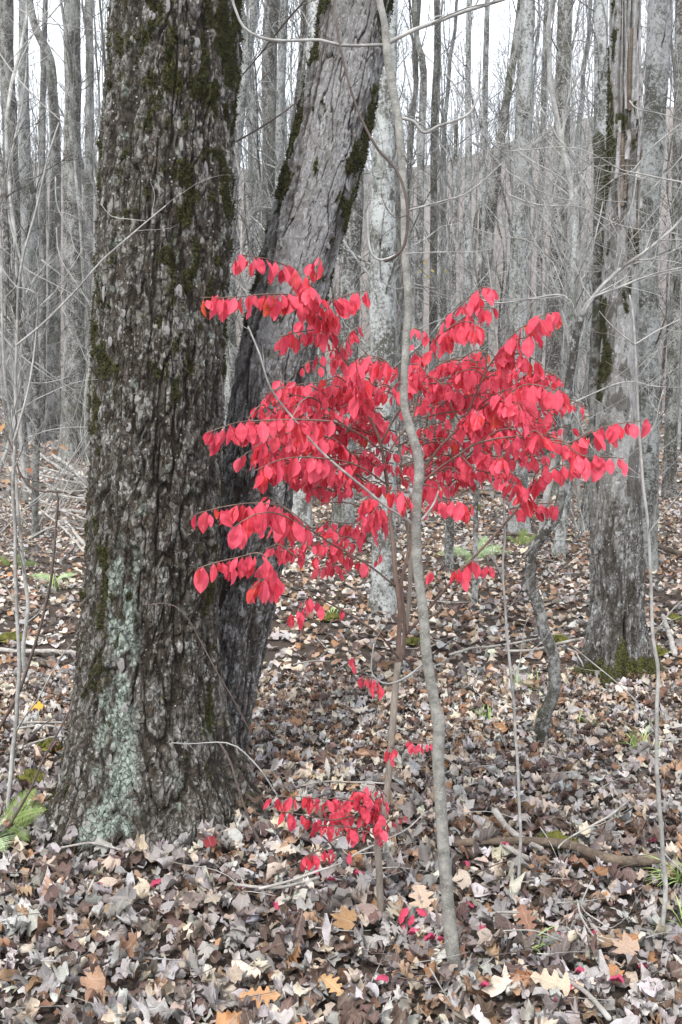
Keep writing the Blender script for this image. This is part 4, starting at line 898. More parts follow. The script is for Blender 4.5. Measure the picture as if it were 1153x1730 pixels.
for k, pts in enumerate([[(95, 300), (95, 340), (108, 370), (120, 395), (128, 422), (160, 455)], [(95, 385), (100, 430), (125, 470), (145, 500), (165, 540)], [(70, 440), (95, 460), (130, 486), (160, 520)], [(0, 415), (40, 450), (110, 490), (160, 530)], [(110, 0), (60, 55), (20, 100), (-10, 130)], [(30, 15), (70, 35), (120, 45), (185, 58)], [(160, 300), (170, 330), (178, 345)], [(105, 520), (120, 550), (140, 595), (160, 640)], [(60, 612), (110, 650), (160, 680)], [(50, 648), (80, 645), (115, 635), (123, 612)], [(0, 670), (35, 690), (58, 715), (62, 740)], [(45, 740), (80, 728), (120, 722), (155, 722)], [(30, 760), (80, 790), (110, 820), (130, 830)], [(0, 560), (25, 590), (60, 620), (150, 690)], [(40, 860), (90, 820), (130, 760), (160, 700)], [(0, 900), (60, 850), (120, 800), (150, 750)]]):
    part_limb('twig', bs, pts, 4.3+.08*k, (1.9, .9), M_TWIG, 5, 8, (.12, .6), 130+k, .006, lev=2)
bs = empty('brush', at(800, 400, 5.2), 'fine pale twigs arching behind the thin bare sapling', 'brush')
for k, pts in enumerate([[(690, 350), (760, 340), (810, 300), (830, 240)], [(690, 320), (740, 345), (790, 380), (850, 400), (920, 405)], [(700, 480), (760, 490), (820, 500), (880, 508)], [(640, 470), (665, 488), (700, 486), (760, 500)], [(590, 300), (640, 290), (680, 280), (760, 240)], [(700, 560), (750, 540), (800, 545), (850, 580)], [(750, 120), (790, 180), (820, 230), (900, 300)], [(700, 200), (750, 250), (800, 330), (820, 400)]]):
    part_limb('twig', bs, pts, 4.6+.15*k, (1.8, .8), M_TWIG, 5, 8, (.12, .6), 160+k, .006, lev=2)

tick('brush')
# understory brush prototypes
BR = []
for k in range(5):
    g = np.random.default_rng(1200+k); parts = []
    for s in range(6):
        a = g.uniform(0, 6.28); d = np.array([math.cos(a)*.35, math.sin(a)*.35, 1.]); n = 12; P = [np.array([g.normal()*.08, g.normal()*.08, -.05])]
        for q in range(n): d = d+g.normal(size=3)*.13+np.array([math.cos(a), math.sin(a), 0])*.05; P.append(P[-1]+d/np.linalg.norm(d)*g.uniform(.16, .24))
        P = np.array(P); R = np.linspace(.008, .0022, n+1); parts.append(tubes(P[None], R[None], 5)); parts += side_twigs(P, R, 9, (.25, 1.), .3, 1300+k*10+s, 1., .5, 3, 2, .15)
    V, Q, T = joinparts(parts); BR.append(mesh_np('twigs', V, Q, T, M_TWIG))
g = np.random.default_rng(55); used = 0
for k in range(30):
    y_ = g.uniform(5.6, 19); x_ = g.uniform(-1, 1)*.38*y_
    if (-.1*y_ < x_ < .2*y_ and y_ < 12) or k % 5 > 2: continue
    o = bpy.data.objects.new('bare_bush', BR[g.integers(5)]); C.objects.link(o); setmat(o, M_GREY if g.random() < .3 else M_TWIG); o.location = (x_, y_, float(terrain(x_, y_)))
    o.rotation_euler = (0, 0, g.uniform(0, 6)); s = g.uniform(.5, .95); o.scale = (s, s, s*g.uniform(.8, 1.2))
    props(o, '%s bare bush %s, %s' % (('low', 'tall')[int(s > .75)], *where(x_, y_)), 'bush', 'bare bushes among the trees')
SP = []
for k in range(4):
    g_ = np.random.default_rng(1500+k); n = 20; z = np.linspace(-.1, 7, n); P = np.stack([.5*fbm(z*.4, k*5.3, 0, 2, 1), .5*fbm(z*.4, k*3.3+9, 0, 2, 2), z], -1); R = np.linspace(.03, .010, n)
    parts = [tubes(P[None], R[None], 7)]+grow(P, R, 22, 1.2, 1600+k, .12, 3, .4, (5, 4)); V, Q, T = joinparts(parts); SP.append(mesh_np('sapling', V, Q, T, M_TWIG))
for k in range(46):
    y_ = 8+24*g.random()**1.2; x_ = g.uniform(-1, 1)*.4*y_
    if y_ < 9 and abs(x_) < 1.2: continue
    o = bpy.data.objects.new('pole_sapling', SP[g.integers(4)]); C.objects.link(o); setmat(o, (M_TWIG, M_GREY, M_DARK)[g.integers(3)]); o.location = (x_, y_, float(terrain(x_, y_)))
    o.rotation_euler = (g.normal(0, .06), g.normal(0, .06), g.uniform(0, 6)); s = g.uniform(.7, 1.3); o.scale = (s, s, s*g.uniform(.8, 1.2))
    props(o, '%s leafless sapling %s, %s' % (('short', 'tall')[int(s > 1.)], *where(x_, y_)), 'sapling', 'slim saplings among the trees')

tick('red')
for k in range(105):
    y_ = g.uniform(24, 120); x_ = g.uniform(-1, 1)*.38*y_; o = bpy.data.objects.new('bare_bush', BR[g.integers(5)]); C.objects.link(o); setmat(o, M_GREY if k % 2 else M_DARK); o.location = (x_, y_, float(terrain(x_, y_)))
    s = g.uniform(1.1, 2.2); o.scale = (s*1.3, s*1.3, s); o.rotation_euler = (0, 0, g.uniform(0, 6)); props(o, 'faint brush thicket %s, %s' % where(x_, y_), 'bush', 'far brush thickets')
# ------------------------------------------------------------------ THE RED SHRUB
gsh = ground(645, 1552); YB = float(gsh[1])
shrub = empty('red_shrub', gsh, 'large shrub covered in drooping crimson leaves beside the big maple', 'shrub')
def yb(dy=0): return YB+dy
def sh(name, pts, dy, rp, seed, mat=M_RED_TWIG, k=7, ground_=False, step=.03):
    ps = [(a[0], a[1], YB+(a[2] if len(a) > 2 else dy)) for a in pts]; P, R = line_px(ps, None, (rp[0]*.78, rp[1]*.78))
    if ground_: P[0][2] = float(terrain(P[0][0], P[0][1]))-.03
    p, r = smooth_line(P, R, step, .002, seed); V, Q, T = tubes(p[None], r[None], k); link(name, mesh_np(name, V, Q, T, mat), shrub); return p, r
sh('stem', [(645, 1556), (641, 1480), (638, 1420), (648, 1380), (657, 1310), (663, 1240), (667, 1180), (674, 1120)], 0, (8, 7.5), 1, M_SHRUBSTEM, 10, True)
sh('stem', [(672, 1130), (674, 1080), (676, 1030), (668, 970), (664, 920), (660, 880), (655, 820), (650, 790), (644, 750), (630, 715), (616, 686)], 0, (6, 3), 2)
sh('stem', [(676, 1125), (683, 1085), (684, 1040), (678, 990), (688, 945), (695, 910), (694, 880), (700, 820)], .05, (5.5, 3), 3)
sh('stem', [(668, 1180), (676, 1110), (690, 1040), (694, 960), (690, 900), (680, 840)], .1, (6, 4), 4, M_SHRUBSTEM)
BRP = {
 'a': ([(644, 748), (662, 715), (676, 692), (687, 667)], (0, -.05), (2.6, 1.8)),
 'b': ([(616, 686), (602, 640), (574, 594), (553, 560), (536, 528)], (0, -.15), (2.8, 1.6)),
 'c': ([(684, 1075), (719, 1035), (759, 987), (795, 948), (840, 900), (881, 850), (900, 822)], (.05, -.15), (3.8, 2)),
 'd': ([(676, 1115), (640, 1071), (587, 1035), (540, 1010), (500, 988), (464, 964)], (0, -.45), (2.6, 1.3)),
 'e': ([(669, 991), (623, 955), (571, 924), (540, 905), (510, 888)], (0, -.35), (2.4, 1.3)),
 'f': ([(700, 820), (740, 760), (781, 716), (804, 668), (826, 621), (846, 595)], (.05, -.1), (2.8, 1.6)),
 'g': ([(690, 740), (710, 660), (733, 580), (752, 545)], (.05, 0), (2.6, 1.5)),
 'h': ([(700, 830), (733, 799), (780, 765), (809, 748), (860, 738), (910, 742), (955, 750)], (0, -.3), (2.8, 1.4)),
 'i': ([(655, 820), (610, 790), (560, 775), (510, 772)], (0, -.3), (2, 1.2)),
 'j': ([(644, 760), (600, 730), (560, 712), (500, 708), (440, 712)], (0, -.35), (2.2, 1.2)),
 'k': ([(781, 716), (764, 690), (757, 655), (752, 640)], (0, .05), (2, 1.2)),
 'l': ([(663, 900), (630, 870), (590, 850), (540, 850)], (0, .1), (2, 1.2)),
 'm': ([(690, 900), (730, 860), (770, 840), (800, 820)], (0, .1), (2, 1.2)),
 'n': ([(648, 780), (690, 720), (740, 700), (800, 690), (860, 670)], (0, .15), (2.2, 1.3)),
}
for k, (kk, (pts, dy, rp)) in enumerate(BRP.items()):
    n = len(pts); sh('branch', [(a[0], a[1], dy[0]+(dy[1]-dy[0])*i/(n-1)) for i, a in enumerate(pts)], 0, rp, 20+k)
# leaves: drooping in pairs on both sides of arching twigs
def red_proto(g, wr=.29):
    V, Q, T, U = strip_leaf(lambda t, k: wr*((4*t*(1-t))**(1.15 if t < .5 else 1.0) if 0 < t < 1 else 0)+(.003 if t >= 1 else .012), 10, 5)
    x_, y_ = V[:, 0].copy(), V[:, 1]+.5; V = V.copy(); V[:, 1] = -y_     # base at the origin, tip at -1
    V[:, 2] = np.abs(x_)*g.uniform(.15, .55)+.10*g.normal()*x_-(y_**2)*g.uniform(-.05, .22)+.018*np.sin(y_*22)*np.abs(x_)*4*g.uniform(0, 1)+.07*vnoise(x_*6+g.uniform(0, 50), y_*5, 0, 2)
    V[:, 0] += g.normal()*.05*y_**2; return V, Q, T, U
g = np.random.default_rng(61); RP = [red_proto(g, g.uniform(.20, .29)) for _ in range(18)]
REDME = [mesh_np('leaf', p_[0], p_[1], p_[2], M_REDO, uv=p_[3]) for p_ in RP]
LP, LR, LS, LCOL = [], [], [], []; twig_parts = []
def red_col(g, y_):
    b_ = np.array([.62, .034, .058]); t = g.random()
    if t < .26: b_ = np.array([.70, .07, .11])
    elif t < .30: b_ = np.array([.66, .055, .045])
    elif t < .31: b_ = np.array([.62, .09, .04])
    elif t < .48: b_ = np.array([.50, .022, .055])
    elif t < .62: b_ = np.array([.70, .09, .14])
    return b_*g.uniform(.85, 1.12)
def spray(pts, dy, L=.062, step=.030, seed=0, own=True, rp=(1.4, .8), dens=1.):
    """pts in picture px along the twig (inner end to tip); dy depth relative to the stem base"""
    g = np.random.default_rng(5000+seed); n = len(pts); dy = dy if isinstance(dy, tuple) else (dy, dy)
    ps = [(a[0], a[1], YB+dy[0]+(dy[1]-dy[0])*i/max(1, n-1)) for i, a in enumerate(pts)]
    P, R = line_px(ps, None, rp); p, r = smooth_line(P, R, .01, .0015, seed); V, Q, T = tubes(p[None], r[None], 5)
    if own: link('twig', mesh_np('twig', V, Q, T, M_RED_TWIG), shrub)
    else: twig_parts.append((V, Q, T))
    s = np.concatenate([[0], np.cumsum(np.linalg.norm(np.diff(p, axis=0), axis=1))]); tot = s[-1]; q = g.uniform(.0, .02)
    while q < tot+.001:
        c_ = np.array([np.interp(q, s, p[:, j]) for j in range(3)]); e_ = np.array([np.interp(min(tot, q+.01), s, p[:, j]) for j in range(3)]) - np.array([np.interp(max(0, q-.01), s, p[:, j]) for j in range(3)])
        t_ = e_/(np.linalg.norm(e_)+1e-9); sd_ = np.cross(t_, [0, 0, 1.]); sd_ /= np.linalg.norm(sd_)+1e-6
        end = q+step > tot
        for sg in (1, -1):
            if g.random() > .84*dens: continue
            d = np.array([0, 0, -1.])+sg*sd_*g.uniform(.05, .35)+t_*g.uniform(-.05, .3)*(2 if end else 1)+g.normal(0, .24, 3); d /= np.linalg.norm(d)
            nn = sg*sd_*1.0+np.array([0, 0, .25])+g.normal(0, .6, 3)
            # leaves whose stalk leaves towards the side turn some face to the open light
            nn -= nn@d*d; nn /= np.linalg.norm(nn); xx = np.cross(-d, nn)
            Rm = np.stack([xx, -d, nn], -1); sz = L*g.uniform(.55, 1.18)*(.8 if end and g.random() < .4 else 1)
            LP.append(c_+sd_*sg*.004+d*.004+g.normal(0, .004, 3)); LR.append(Rm); LS.append(sz); LCOL.append(red_col(g, 0))
        q += step*g.uniform(.75, 1.25)
SPR = [
 ([(508, 470), (490, 452), (462, 440), (430, 433), (404, 430)], (-.1, -.25), .060), ([(540, 520), (500, 500), (450, 497), (400, 502), (338, 503)], (-.1, -.35), .066), ([(510, 498), (520, 465), (532, 440), (541, 436)], (-.1, -.2), .060),
 ([(536, 528), (510, 505), (480, 508), (455, 520)], (-.15, -.2), .05), ([(536, 528), (530, 490), (520, 480)], (-.15, -.25), .062), ([(545, 540), (560, 510), (590, 497), (628, 490)], (-.15, -.2), .064),
 ([(574, 594), (545, 560), (510, 560), (470, 570)], (-.05, -.15), .058), ([(574, 594), (590, 565), (612, 548)], (-.1, -.05), .05), ([(553, 560), (556, 520), (563, 500)], (-.15, -.25), .062), ([(545, 545), (520, 540), (500, 545)], (0, 0), .05),
 ([(590, 615), (575, 600), (555, 615)], (0, -.05), .055), ([(600, 640), (610, 605), (640, 603), (660, 615)], (-.1, -.3), .068), ([(616, 680), (606, 640), (602, 610)], (-.1, -.35), .07), ([(687, 667), (690, 625), (705, 615), (722, 630)], (-.1, -.2), .065),
 ([(640, 700), (600, 665), (550, 648), (500, 650), (445, 665)], (0, .1), .055), ([(620, 700), (580, 670), (530, 662), (470, 640)], (.1, .25), .05), ([(600, 730), (550, 700), (480, 690), (450, 700)], (.1, .2), .05),
 ([(560, 712), (500, 708), (440, 710), (400, 714), (348, 732)], (-.3, -.45), .062), ([(560, 740), (520, 730), (470, 735), (428, 756)], (-.1, -.3), .055), ([(600, 770), (560, 740), (520, 745)], (0, -.1), .055), ([(560, 775), (510, 772), (470, 778), (430, 795)], (-.3, -.4), .066),
 ([(600, 800), (550, 790), (500, 790)], (0, 0), .052), ([(600, 780), (560, 790), (552, 800)], (-.1, -.2), .052), ([(510, 888), (480, 858), (430, 850), (380, 855), (330, 868)], (-.3, -.4), .06), ([(510, 888), (470, 868), (430, 870), (388, 895)], (-.3, -.45), .066),
 ([(530, 895), (500, 870), (480, 855), (455, 840)], (-.2, -.2), .05), ([(464, 964), (440, 935), (400, 942), (365, 950), (334, 960)], (-.45, -.5), .062), ([(480, 975), (465, 975), (440, 982), (428, 995)], (-.4, -.5), .062), ([(500, 940), (470, 920), (450, 930)], (-.2, -.2), .05),
 ([(571, 924), (560, 890), (530, 885)], (0, 0), .046), ([(600, 945), (560, 925), (520, 920), (480, 930)], (.1, .1), .046), ([(640, 880), (590, 885), (550, 880)], (.15, .2), .045), ([(520, 1000), (510, 1030), (498, 1032)], (-.3, -.4), .055), ([(545, 1010), (538, 1022)], (-.2, -.2), .04), ([(585, 1032), (571, 1034)], (-.1, -.1), .045),
 ([(640, 860), (625, 840), (615, 845)], (-.2, -.35), .068), ([(650, 870), (640, 855), (628, 870)], (-.2, -.4), .074), ([(655, 830), (672, 828), (690, 830)], (-.25, -.35), .068), ([(700, 830), (720, 820), (735, 825)], (-.1, -.2), .06),
 ([(735, 850), (760, 843), (790, 848)], (-.2, -.3), .070), ([(752, 545), (765, 530), (790, 505), (815, 486), (830, 490)], (-.05, -.2), .066), ([(752, 560), (780, 540), (810, 520), (836, 522)], (-.05, -.2), .062), ([(752, 560), (775, 545), (800, 545), (802, 560)], (-.1, -.25), .062),
 ([(733, 580), (715, 560), (700, 555)], (0, 0), .045), ([(733, 590), (740, 570), (752, 560)], (0, -.1), .055), ([(720, 610), (700, 590), (695, 585)], (0, 0), .05), ([(846, 595), (870, 562), (900, 543), (930, 528), (950, 536)], (-.1, -.2), .060),
 ([(846, 595), (870, 575), (890, 570), (900, 560)], (-.1, -.2), .06), ([(846, 600), (880, 598), (905, 608), (918, 618)], (-.1, -.15), .062), ([(840, 610), (850, 590), (860, 575)], (-.1, -.1), .055), ([(826, 621), (800, 610), (770, 608), (740, 610)], (0, .1), .05),
 ([(826, 640), (800, 625), (770, 630)], (0, -.1), .06), ([(860, 665), (890, 650), (925, 655), (955, 665)], (-.1, -.2), .066), ([(800, 690), (840, 665), (870, 655)], (0, -.2), .062), ([(800, 700), (830, 680), (870, 680), (882, 695)], (0, -.3), .078),
 ([(781, 716), (800, 695), (810, 700)], (-.1, -.3), .06), ([(752, 640), (735, 650), (720, 670)], (0, 0), .06), ([(760, 660), (790, 660), (820, 660)], (.1, .1), .055), ([(740, 690), (770, 670), (800, 675)], (.1, .1), .05), ([(809, 748), (840, 728), (870, 722)], (-.1, -.2), .058),
 ([(860, 738), (880, 735), (905, 728), (920, 742)], (-.2, -.3), .062), ([(955, 750), (985, 738), (1020, 722), (1060, 714), (1100, 710)], (-.3, -.3), .064), ([(1000, 726), (985, 735), (975, 745)], (-.3, -.3), .055), ([(955, 750), (985, 770), (1020, 772), (1054, 775)], (-.3, -.35), .066),
 ([(920, 745), (950, 745), (980, 765), (990, 770)], (-.25, -.3), .06), ([(900, 822), (930, 795), (960, 785), (980, 782)], (-.15, -.2), .055), ([(890, 835), (875, 820), (860, 812)], (-.15, -.3), .062), ([(900, 822), (905, 800), (925, 780)], (-.15, -.2), .058), ([(860, 860), (900, 852), (945, 850)], (-.05, -.1), .045),
 ([(809, 760), (830, 770), (850, 772)], (-.1, -.3), .062), ([(780, 770), (800, 790), (830, 800)], (0, -.1), .05), ([(840, 810), (860, 800), (880, 805)], (0, -.1), .05), ([(740, 800), (770, 790), (800, 795)], (.1, .1), .05),
 ([(800, 945), (775, 962), (768, 965)], (-.15, -.2), .055), ([(800, 948), (812, 950), (822, 955)], (0, 0), .045), ([(760, 895), (762, 900)], (0, 0), .045), ([(645, 925), (635, 950)], (.1, .1), .03), ([(740, 960), (722, 962)], (0, 0), .045),
 ([(636, 1145), (606, 1140)], (0, -.05), .045), ([(632, 1150), (640, 1158)], (0, -.05), .045), ([(600, 1105), (598, 1120)], (.1, .1), .035), ([(690, 1250), (700, 1255), (735, 1255)], (0, -.1), .045), ([(665, 1265), (660, 1262)], (-.05, -.1), .06), ([(785, 1215), (780, 1220)], (0, 0), .055),
 # the low spray near the ground
 ([(648, 1378), (620, 1362), (580, 1350), (540, 1350), (500, 1346), (448, 1348)], (-.05, -.3), .050), ([(640, 1400), (600, 1380), (560, 1385), (500, 1375), (470, 1370)], (-.05, -.2), .045), ([(650, 1360), (640, 1330), (620, 1325)], (-.05, -.1), .048), ([(645, 1380), (625, 1345), (600, 1335)], (-.05, -.15), .05),
 ([(640, 1400), (645, 1370), (640, 1345)], (-.1, -.1), .048), ([(610, 1400), (570, 1395), (540, 1395)], (-.1, -.25), .05), ([(560, 1435), (530, 1440), (512, 1450)], (-.2, -.3), .048), ([(640, 1415), (660, 1385), (690, 1380)], (0, 0), .035), ([(590, 1430), (588, 1442)], (-.1, -.1), .04), ([(640, 1420), (637, 1425)], (-.1, -.1), .05),
 ([(612, 1345), (590, 1350), (575, 1365)], (-.1, -.1), .05), ([(600, 1375), (580, 1370), (545, 1372)], (0, -.1), .045),
]
for k, (pts, dy, L) in enumerate(SPR): spray(pts, dy, L*.84, .0185, k)
sh('branch', [(640, 1415), (610, 1402), (560, 1420), (520, 1450)], -.1, (2, 1), 60); sh('branch', [(664, 1282), (680, 1262), (700, 1252), (735, 1250), (785, 1212)], 0, (1.8, 1), 61)
sh('branch', [(653, 1345), (640, 1330), (630, 1340)], -.05, (1.5, 1), 62)
# filler inside the crown, on its own short twigs
g = np.random.default_rng(63); k = 0
while k < 250:
    px_, py_ = g.uniform(440, 950), g.uniform(590, 850)
    u_ = (px_-690)/255; v_ = (py_-(722-.12*(px_-690)))/110
    if u_*u_+v_*v_ > 1: continue
    sg = 1 if px_ > 670 else -1; l_ = g.uniform(25, 60); dz = g.uniform(0.0, .5)
    spray([(px_, py_), (px_+sg*l_*.5, py_-l_*g.uniform(0, .35)), (px_+sg*l_, py_-l_*g.uniform(-.2, .3))], (dz, dz-.1), g.uniform(.030, .044), .028, 300+k, False); k += 1
for k in range(34):
    px_, py_ = (g.uniform(470, 640), g.uniform(860, 960)) if k % 2 else (g.uniform(540, 690), g.uniform(590, 700)); l_ = g.uniform(20, 45); dz = g.uniform(-.05, .35)
    spray([(px_, py_), (px_-l_*.5, py_-l_*.15), (px_-l_, py_+l_*g.uniform(-.1, .25))], (dz, dz-.05), g.uniform(.030, .046), .030, 700+k, False)
V, Q, T = joinparts(twig_parts); link('twigs', mesh_np('twigs', V, Q, T, M_RED_TWIG), shrub, kind='stuff')
LP, LR, LS, LCOL = np.array(LP), np.array(LR), np.array(LS), np.array(LCOL); n = len(LP); print('red leaves', n)
which = g.integers(0, len(RP), n); order = np.argsort(-LS/LP[:, 1]); top = order[:300]; rest = order[300:]
for k in top: leafobj(REDME[which[k]], shrub, LR[k], LS[k], LP[k], LCOL[k], 'leaf')
V_, Q_, T_, U_, C_ = scatter(RP, which[rest], LR[rest], LS[rest], LP[rest], LCOL[rest])
link('leaf', mesh_np('leaf_mass', V_, Q_, T_, M_REDA, uv=U_, col=C_), shrub, kind='stuff')
# a seedling and fallen pieces of the same red
sd_ = empty('red_seedling', ground(690, 1575), 'tiny seedling with a few magenta leaves between the shrub stem and the kinked sapling', 'seedling')
P, R = line_px([(688, 1590), (686, 1560), (694, 1535)], ground(690, 1585)[1], (1.4, .8)); V, Q, T = limb(P, R, 5); link('stem', mesh_np('stem', V, Q, T, M_RED_TWIG), sd_)
for k, (px_, py_) in enumerate([(680, 1540), (690, 1533), (699, 1545), (684, 1562), (692, 1572), (704, 1535)]):
    d = np.array([g.normal()*.5, -.3, -.8]); d /= np.linalg.norm(d); nn = np.array([g.normal()*.4, -1, .4]); nn -= nn@d*d; nn /= np.linalg.norm(nn)
    leafobj(REDME[k], sd_, np.stack([np.cross(-d, nn), -d, nn], -1), .035, at(px_, py_, ground(690, 1585)[1]), (.60, .03, .12), 'leaf')

# ------------------------------------------------------------------ single fallen leaves that stand out
g = np.random.default_rng(91)
for px_, py_ in [(645, 1688), (700, 1608), (726, 1618), (746, 1620), (980, 1675), (970, 1703), (1040, 1690), (932, 1724), (815, 1600), (1000, 1608), (1085, 1668), (265, 1522), (410, 1527), (170, 1525), (560, 1515), (605, 1505), (855, 1455), (787, 1486), (535, 1500), (1105, 1445), (820, 1700), (465, 1560), (790, 1560), (945, 1612)]:
    q = ground(px_, py_); leafobj(NEARME[4 if False else 24 if len(NEARME) > 24 else 0], floor, rotmats(g, 1, .35)[0], g.uniform(.035, .05), q+[0, 0, .052], (.50, .06, .14), label='fallen magenta leaf')
def big(kind, px_, py_, s, color, label, yaw, tilt=.25):
    s *= .85; color = [q*.88 for q in color]
    q = ground(px_, py_); R3 = rotmats(g, 1, .001)[0]; c_, s_ = math.cos(yaw), math.sin(yaw); ct, st_ = math.cos(tilt), math.sin(tilt)
    R3 = np.array([[1, 0, 0], [0, ct, -st_], [0, st_, ct]])@np.array([[c_, -s_, 0], [s_, c_, 0], [0, 0, 1]])
    base = oak() if kind == 'oak' else polar_leaf(MAPLE); v_ = curl(base[0], g, .4); me = mesh_np('fallen_leaf', v_, base[1], base[2], M_DEADO, uv=base[3])
    leafobj(me, floor, R3, s, q+[0, 0, .06], color, label=label)
big('oak', 940, 1700, .155, (.66, .54, .40), 'large flat cream oak leaf at the bottom edge', 1.35); big('oak', 715, 1560, .15, (.60, .45, .34), 'large pale tan oak leaf behind the magenta seedling', .2, .45)
big('maple', 630, 1575, .13, (.36, .27, .24), 'large brown leaf by the foot of the shrub stem', 2.); big('oak', 1062, 1625, .10, (.42, .19, .08), 'rusty oak leaf lying right of the pale sapling', 2.2, .5)
big('maple', 357, 1455, .07, (.26, .02, .03), 'dark red maple leaf at the foot of the great maple', .4, .9); big('maple', 66, 1217, .10, (.80, .42, .05), 'golden yellow leaf on the ground at the left', 1., .6)
big('oak', 560, 1700, .11, (.62, .40, .20), 'orange tan leaf at the bottom of the picture', .8); big('oak', 440, 1720, .12, (.60, .33, .16), 'warm brown leaf at the bottom left of centre', 1.6); big('maple', 590, 1590, .12, (.42, .25, .12), 'ribbed rusty leaf left of the shrub stem', 1.2, .5)
big('oak', 890, 1590, .11, (.34, .18, .12), 'brown leaf standing on edge right of the sapling foot', .3, .9); big('maple', 1065, 1640, .12, (.5, .36, .27), 'tan leaf near the right edge', .9); big('oak', 920, 1385, .13, (.58, .46, .38), 'pale leaf pair above the fallen log', 1.4, .4)
for k in range(8):  # big pale ones up the slope
    px_, py_ = g.uniform(430, 1140), g.uniform(1180, 1520); big('oak' if k % 2 else 'maple', px_, py_, g.uniform(.10, .14), TONES[g.choice([3, 4, 5, 9])], None, g.uniform(0, 6), g.uniform(0, .5))

tick('sticks')
# ------------------------------------------------------------------ fallen sticks and logs
def stick(pts, rp, mat, label, lift=.04, cat='stick', k=7, twn=0, seed=0, group=None, name='fallen_stick', wob=.006):
    P = np.array([ground(a[0], a[1], a[2] if len(a) > 2 else lift)+[0, 0, 0] for a in pts]); n = len(P)
    R = np.array([(rp[0]+(rp[1]-rp[0])*i/(n-1))*.66*P[i][1]/F for i in range(n)]); p, r = smooth_line(P, R, .03, wob, seed); r = r*(1+.1*vnoise(np.arange(len(r))*.5, seed, 0, 9))
    parts = [tubes(p[None], r[None], k)]
    if twn: parts += side_twigs(p, r, twn, (.08, .3), .15, 7000+seed, 1., .5)
    V, Q, T = joinparts(parts); return solo(name, V, Q, T, mat, label, cat, group)
stick([(770, 1425), (880, 1420), (955, 1428), (990, 1440), (1045, 1452), (1090, 1452), (1115, 1450)], (10, 16), M_BROWNLOG, 'rotting mossy brown log half buried in leaves at the right', .055, 'log', 12, 0, 1, name='fallen_log', wob=.012)
lg = stick([(836, 1372), (862, 1402), (882, 1418), (915, 1436)], (10, 7), M_LOG, 'pale broken stick end lying across the mossy log', .05, k=9, seed=2)
stick([(820, 1400), (850, 1425), (872, 1440), (895, 1452)], (7, 8), M_LOG, 'grey stick slanting below the mossy log', .05, k=8, seed=3)
stick([(945, 1432), (950, 1425), (990, 1400), (1030, 1380), (1063, 1352)], (2, 3.5), M_LOG, 'curved pale branch rising behind the mossy log', .09, twn=2, seed=4)
stick([(938, 1630), (950, 1650), (980, 1672), (1010, 1702), (1028, 1722)], (4, 8), M_LOG, 'broken pale stick pointing at the bottom right corner', .06, k=8, seed=5)
stick([(700, 1512), (760, 1495), (800, 1478), (868, 1448)], (1.6, 2), M_TWIGD, 'thin twig between the sapling foot and the mossy log', .06, seed=6)
stick([(800, 1542), (840, 1543), (878, 1542)], (3.4, 3), M_LOG, 'short straight pale stick right of the kinked sapling', .06, seed=7)
stick([(540, 1480), (490, 1498), (440, 1502), (400, 1495)], (5, 4), M_LOG, 'grey stick below the low red leaves', .07, seed=8, twn=2)
stick([(440, 1500), (480, 1490), (560, 1465), (610, 1440), (650, 1420), (690, 1400), (720, 1370)], (4, 1.6), M_LOG, 'long thin branch slanting up behind the shrub stem', .1, seed=9, twn=3)
stick([(490, 1512), (520, 1535), (548, 1560)], (3, 2.4), M_BROWNLOG, 'short brown stick pointing down right under the low red leaves', .06, seed=10)
stick([(105, 1432), (150, 1425), (180, 1430), (202, 1436)], (3, 3.4), M_LOG, 'curved twig lying against the foot of the great maple', .07, seed=11)
stick([(505, 1330), (560, 1320), (620, 1322), (650, 1325)], (2, 2.6), M_LOG, 'grey twig lying above the low red leaves', .06, seed=12)
stick([(975, 1520), (985, 1550), (1005, 1580), (1020, 1590)], (3, 3), M_LOG, 'forked grey twig in the leaves at lower right', .07, twn=5, seed=13); stick([(1000, 1480), (985, 1530), (1020, 1560)], (2, 2), M_LOG, 'pale twig crossing the forked twig at lower right', .09, twn=2, seed=14)
stick([(760, 1105), (800, 1095), (860, 1088), (905, 1080), (960, 1070)], (3.5, 3), M_LOG, 'long pale stick on the slope behind the kinked sapling', .05, seed=15); stick([(855, 1100), (900, 1098), (950, 1086), (985, 1080)], (3.4, 4), M_LOG, 'pale stick running towards the roots of the shredded-bark tree', .06, seed=16)
stick([(0, 1098), (60, 1100), (110, 1102), (140, 1108)], (6, 7), M_LOG, 'mossy grey log behind the left edge saplings', .04, 'log', 9, seed=17, name='fallen_log')
stick([(1092, 910), (1120, 925), (1150, 935), (1190, 938)], (6, 8), M_BROWNLOG, 'dark fallen log at the right edge beyond the shredded-bark tree', .05, 'log', 9, seed=18, name='fallen_log')
stick([(1120, 1040), (1130, 1070), (1140, 1105)], (6, 7), M_LOG, 'short pale broken branch at the right edge', .1, k=8, seed=19)
stick([(960, 1095), (975, 1105), (985, 1125)], (3, 2), M_LOG, 'pale splinter leaning at the roots of the shredded-bark tree', .12, seed=20); stick([(780, 905), (840, 903), (905, 905)], (3, 4), M_BROWNLOG, 'dark stick in front of the far ferns', .05, seed=21)
